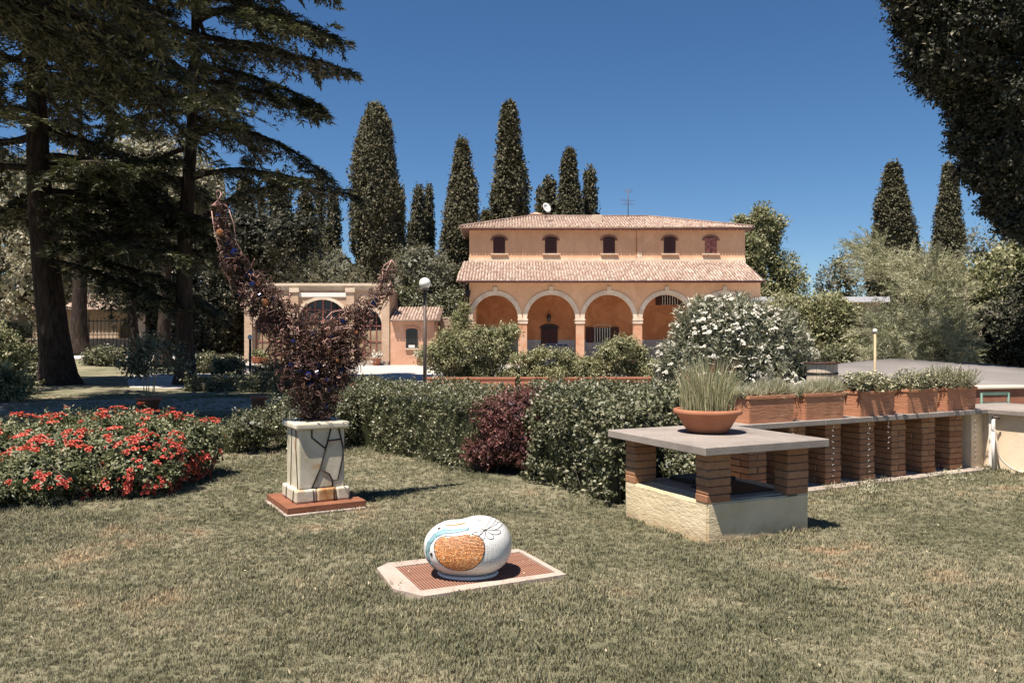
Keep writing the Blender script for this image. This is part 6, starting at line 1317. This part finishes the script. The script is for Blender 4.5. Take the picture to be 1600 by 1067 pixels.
# dark dome behind the hedge left, made up to stand for a tree shadow
T = thing('shadow_dome', 'made-up dark dome standing for a round shadow behind the hedge', 'shadow stand-in', (-2.95, 17.2, 0)); M['dark_green'] = plain('dark_green_dome', (0.012, 0.022, 0.018), 0.7)
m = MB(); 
m.lathe([(1.0, 0.0), (0.98, 0.25), (0.86, 0.45), (0.62, 0.62), (0.32, 0.71), (0.001, 0.735)], 32); m.build('dome_skin', M['dark_green'], T); MB().tube([(-0.33, 0, 0.70), (-0.33, 0, 0.83)], 0.012, 6).build('knob', M['lamp_metal'], T)

# parked cars half hidden behind the shrubs
def car(lab, loc, rz, col, grp):
    T = thing('parked_car', lab, 'car', loc, rz, grp); mp_ = NT('car_paint'); cp = mp_.pbr(col, 0.25, 0.3, None, 0.6)
    prof = [(-2.1, 0.35), (-2.12, 0.72), (-1.95, 0.92), (-1.15, 1.0), (1.55, 0.98), (2.0, 0.85), (2.1, 0.6), (2.08, 0.35)]; m = MB()
    def slab(pr, hw, top_in, m):
        n_ = len(pr); V = [(x, -hw*(1-0.08*(abs(x)/2.1)**3), z) for x, z in pr]+[(x, hw*(1-0.08*(abs(x)/2.1)**3), z) for x, z in pr]; m.add(V, [tuple(range(n_)), tuple(range(n_, 2*n_))[::-1]]+[((i+1) % n_, i, n_+i, n_+(i+1) % n_) for i in range(n_)])
    slab(prof, 0.86, 0, m); m.build('body', cp, T, bevel=0.05, seg=2)
    cab = [(-1.0, 0.98, 0.80), (-0.45, 1.42, 0.62), (0.9, 1.45, 0.62), (1.65, 1.0, 0.80)]; V = [(x, -w, z) for x, z, w in cab]+[(x, w, z) for x, z, w in cab]; m = MB(); m.add(V, [(0, 3, 2, 1), (4, 5, 6, 7), (0, 1, 5, 4), (1, 2, 6, 5), (2, 3, 7, 6), (0, 4, 7, 3)]); m.build('cabin_glass', M['glass'], T, bevel=0.04, seg=2)
    m = MB(); m.box(-0.5, 0.95, -0.62, 0.62, 1.425, 1.47); m.build('roof', cp, T, bevel=0.02, seg=2)
    for sx in (-1.3, 1.35):
        for sy in (-0.82, 0.82):
            w = MB().lathe([(0.16, -0.1), (0.31, -0.1), (0.325, -0.05), (0.325, 0.05), (0.31, 0.1), (0.16, 0.1)], 24).build('tyre', M['black_metal'], T); w.rotation_euler = (PI/2, 0, 0); w.location = (sx, sy, 0.325)
            w2 = MB().lathe([(0.001, -0.105), (0.19, -0.11), (0.2, 0.11), (0.001, 0.105)], 16).build('rim', M['grey_roof'], w)
    for sy in (-0.6, 0.6):
        MB().box(-2.14, -2.08, sy-0.17, sy+0.17, 0.66, 0.8).build('headlight', M['white_glass'], T, bevel=0.02); MB().box(2.04, 2.11, sy-0.15, sy+0.15, 0.68, 0.82).build('tail_light', M['petal_red'], T, bevel=0.02)
    MB().box(-2.15, -2.1, -0.26, 0.26, 0.42, 0.53).build('number_plate', M['white'], T); return T
car('dark car parked nose-on behind the leafy shrubs before the first arch', (-1.75, 33.5, 0), math.radians(88), (0.012, 0.013, 0.016), 'parked cars before the arcade')
car('blue car parked before the villa door, almost hidden by shrubs', (2.4, 44, 0), math.radians(94), (0.03, 0.05, 0.13), 'parked cars before the arcade')

# plants on the left lawn
T = thing('potted_citrus', 'small leafy tree on canes in a terracotta pot behind the roses', 'potted tree', (-8.3, 18.2, 0)); MB().lathe([(0.17, 0), (0.25, 0.26), (0.28, 0.27), (0.28, 0.33), (0.24, 0.33), (0.2, 0.29), (0.001, 0.29)], 24).build('pot', M['terra_far'], T)
m = MB()
for k in range(5): a = 2*PI*k/5; m.tube([(0.1*math.cos(a), 0.1*math.sin(a), 0.25), (0.16*math.cos(a)+0.05, 0.16*math.sin(a), 1.3)], 0.011, 5)
m.build('canes', M['tan_paint'], T); crown('leaves', [(0, 0, 1.35, 0.62, 0.55, 0.28), (-0.3, 0, 1.05, 0.42, 0.4, 0.25), (0.35, 0.1, 1.2, 0.4, 0.4, 0.28), (0.05, 0, 1.6, 0.35, 0.3, 0.16)], 2600, 0.10, M['hedge'], T, asp=0.38, lump=0.3, deep=0.8, core=0.0, droop=0.4)
T = thing('terracotta_pot', 'lone square terracotta pot at the end of the path', 'plant pot', (-5.85, 18.4, 0)); MB().lathe([(0.13, 0), (0.17, 0.28), (0.19, 0.29), (0.19, 0.35), (0.16, 0.35), (0.15, 0.3), (0.001, 0.3)], 24).build('pot', M['terra_far'], T)
for i, (px, D, y0, r, mt, lab) in enumerate(((10, 24, 545, 0.55, 'shrub', 'light leafy bush at the far left edge'), (15, 34, 520, 1.1, 'shrub', 'rounded bush beyond the left edge bush'), (48, 46, 548, 0.9, 'hedge', 'low border shrub left of the thick trunk'), (160, 44, 553, 0.8, 'hedge', 'low border shrub between the two left trunks'), (430, 30, 578, 0.75, 'hedge', 'leafy shrub beside the small black lamp'), (-5, 21, 590, 0.5, 'shrub', 'low leafy bush cut by the left picture edge'), (320, 40, 565, 0.5, 'hedge', 'low shrub right of the slender trunk by the gravel'), (355, 38, 568, 0.5, 'hedge', 'low shrub in the border before the orangery'))):
    v = at(px, y0, D); g0 = float(hgt(v.x, D)); T = thing('border_shrub', lab, 'shrub', (v.x, D, g0)); crown('leaves', [(0, 0, max(0.2, v.z-g0)*0.8, r, r*0.8, max(0.25, v.z-g0)*0.8), (-r*0.6, 0, 0.35, r*0.7, r*0.6, 0.4), (r*0.6, 0.1, 0.3, r*0.7, r*0.6, 0.4)], 3200, 0.09 if D < 35 else 0.13, M[mt], T, lump=0.25, freq=3, core=0.7, asp=0.45)
lowh = hedge('border_hedge', 'low dark clipped hedge in the shade along the yard edge', [(-10.5, 25.6), (-4.2, 24.4), (-4.2, 25.3), (-10.5, 26.5)], 0.40, 9000, 0.09, M['hedge'], 0.55)
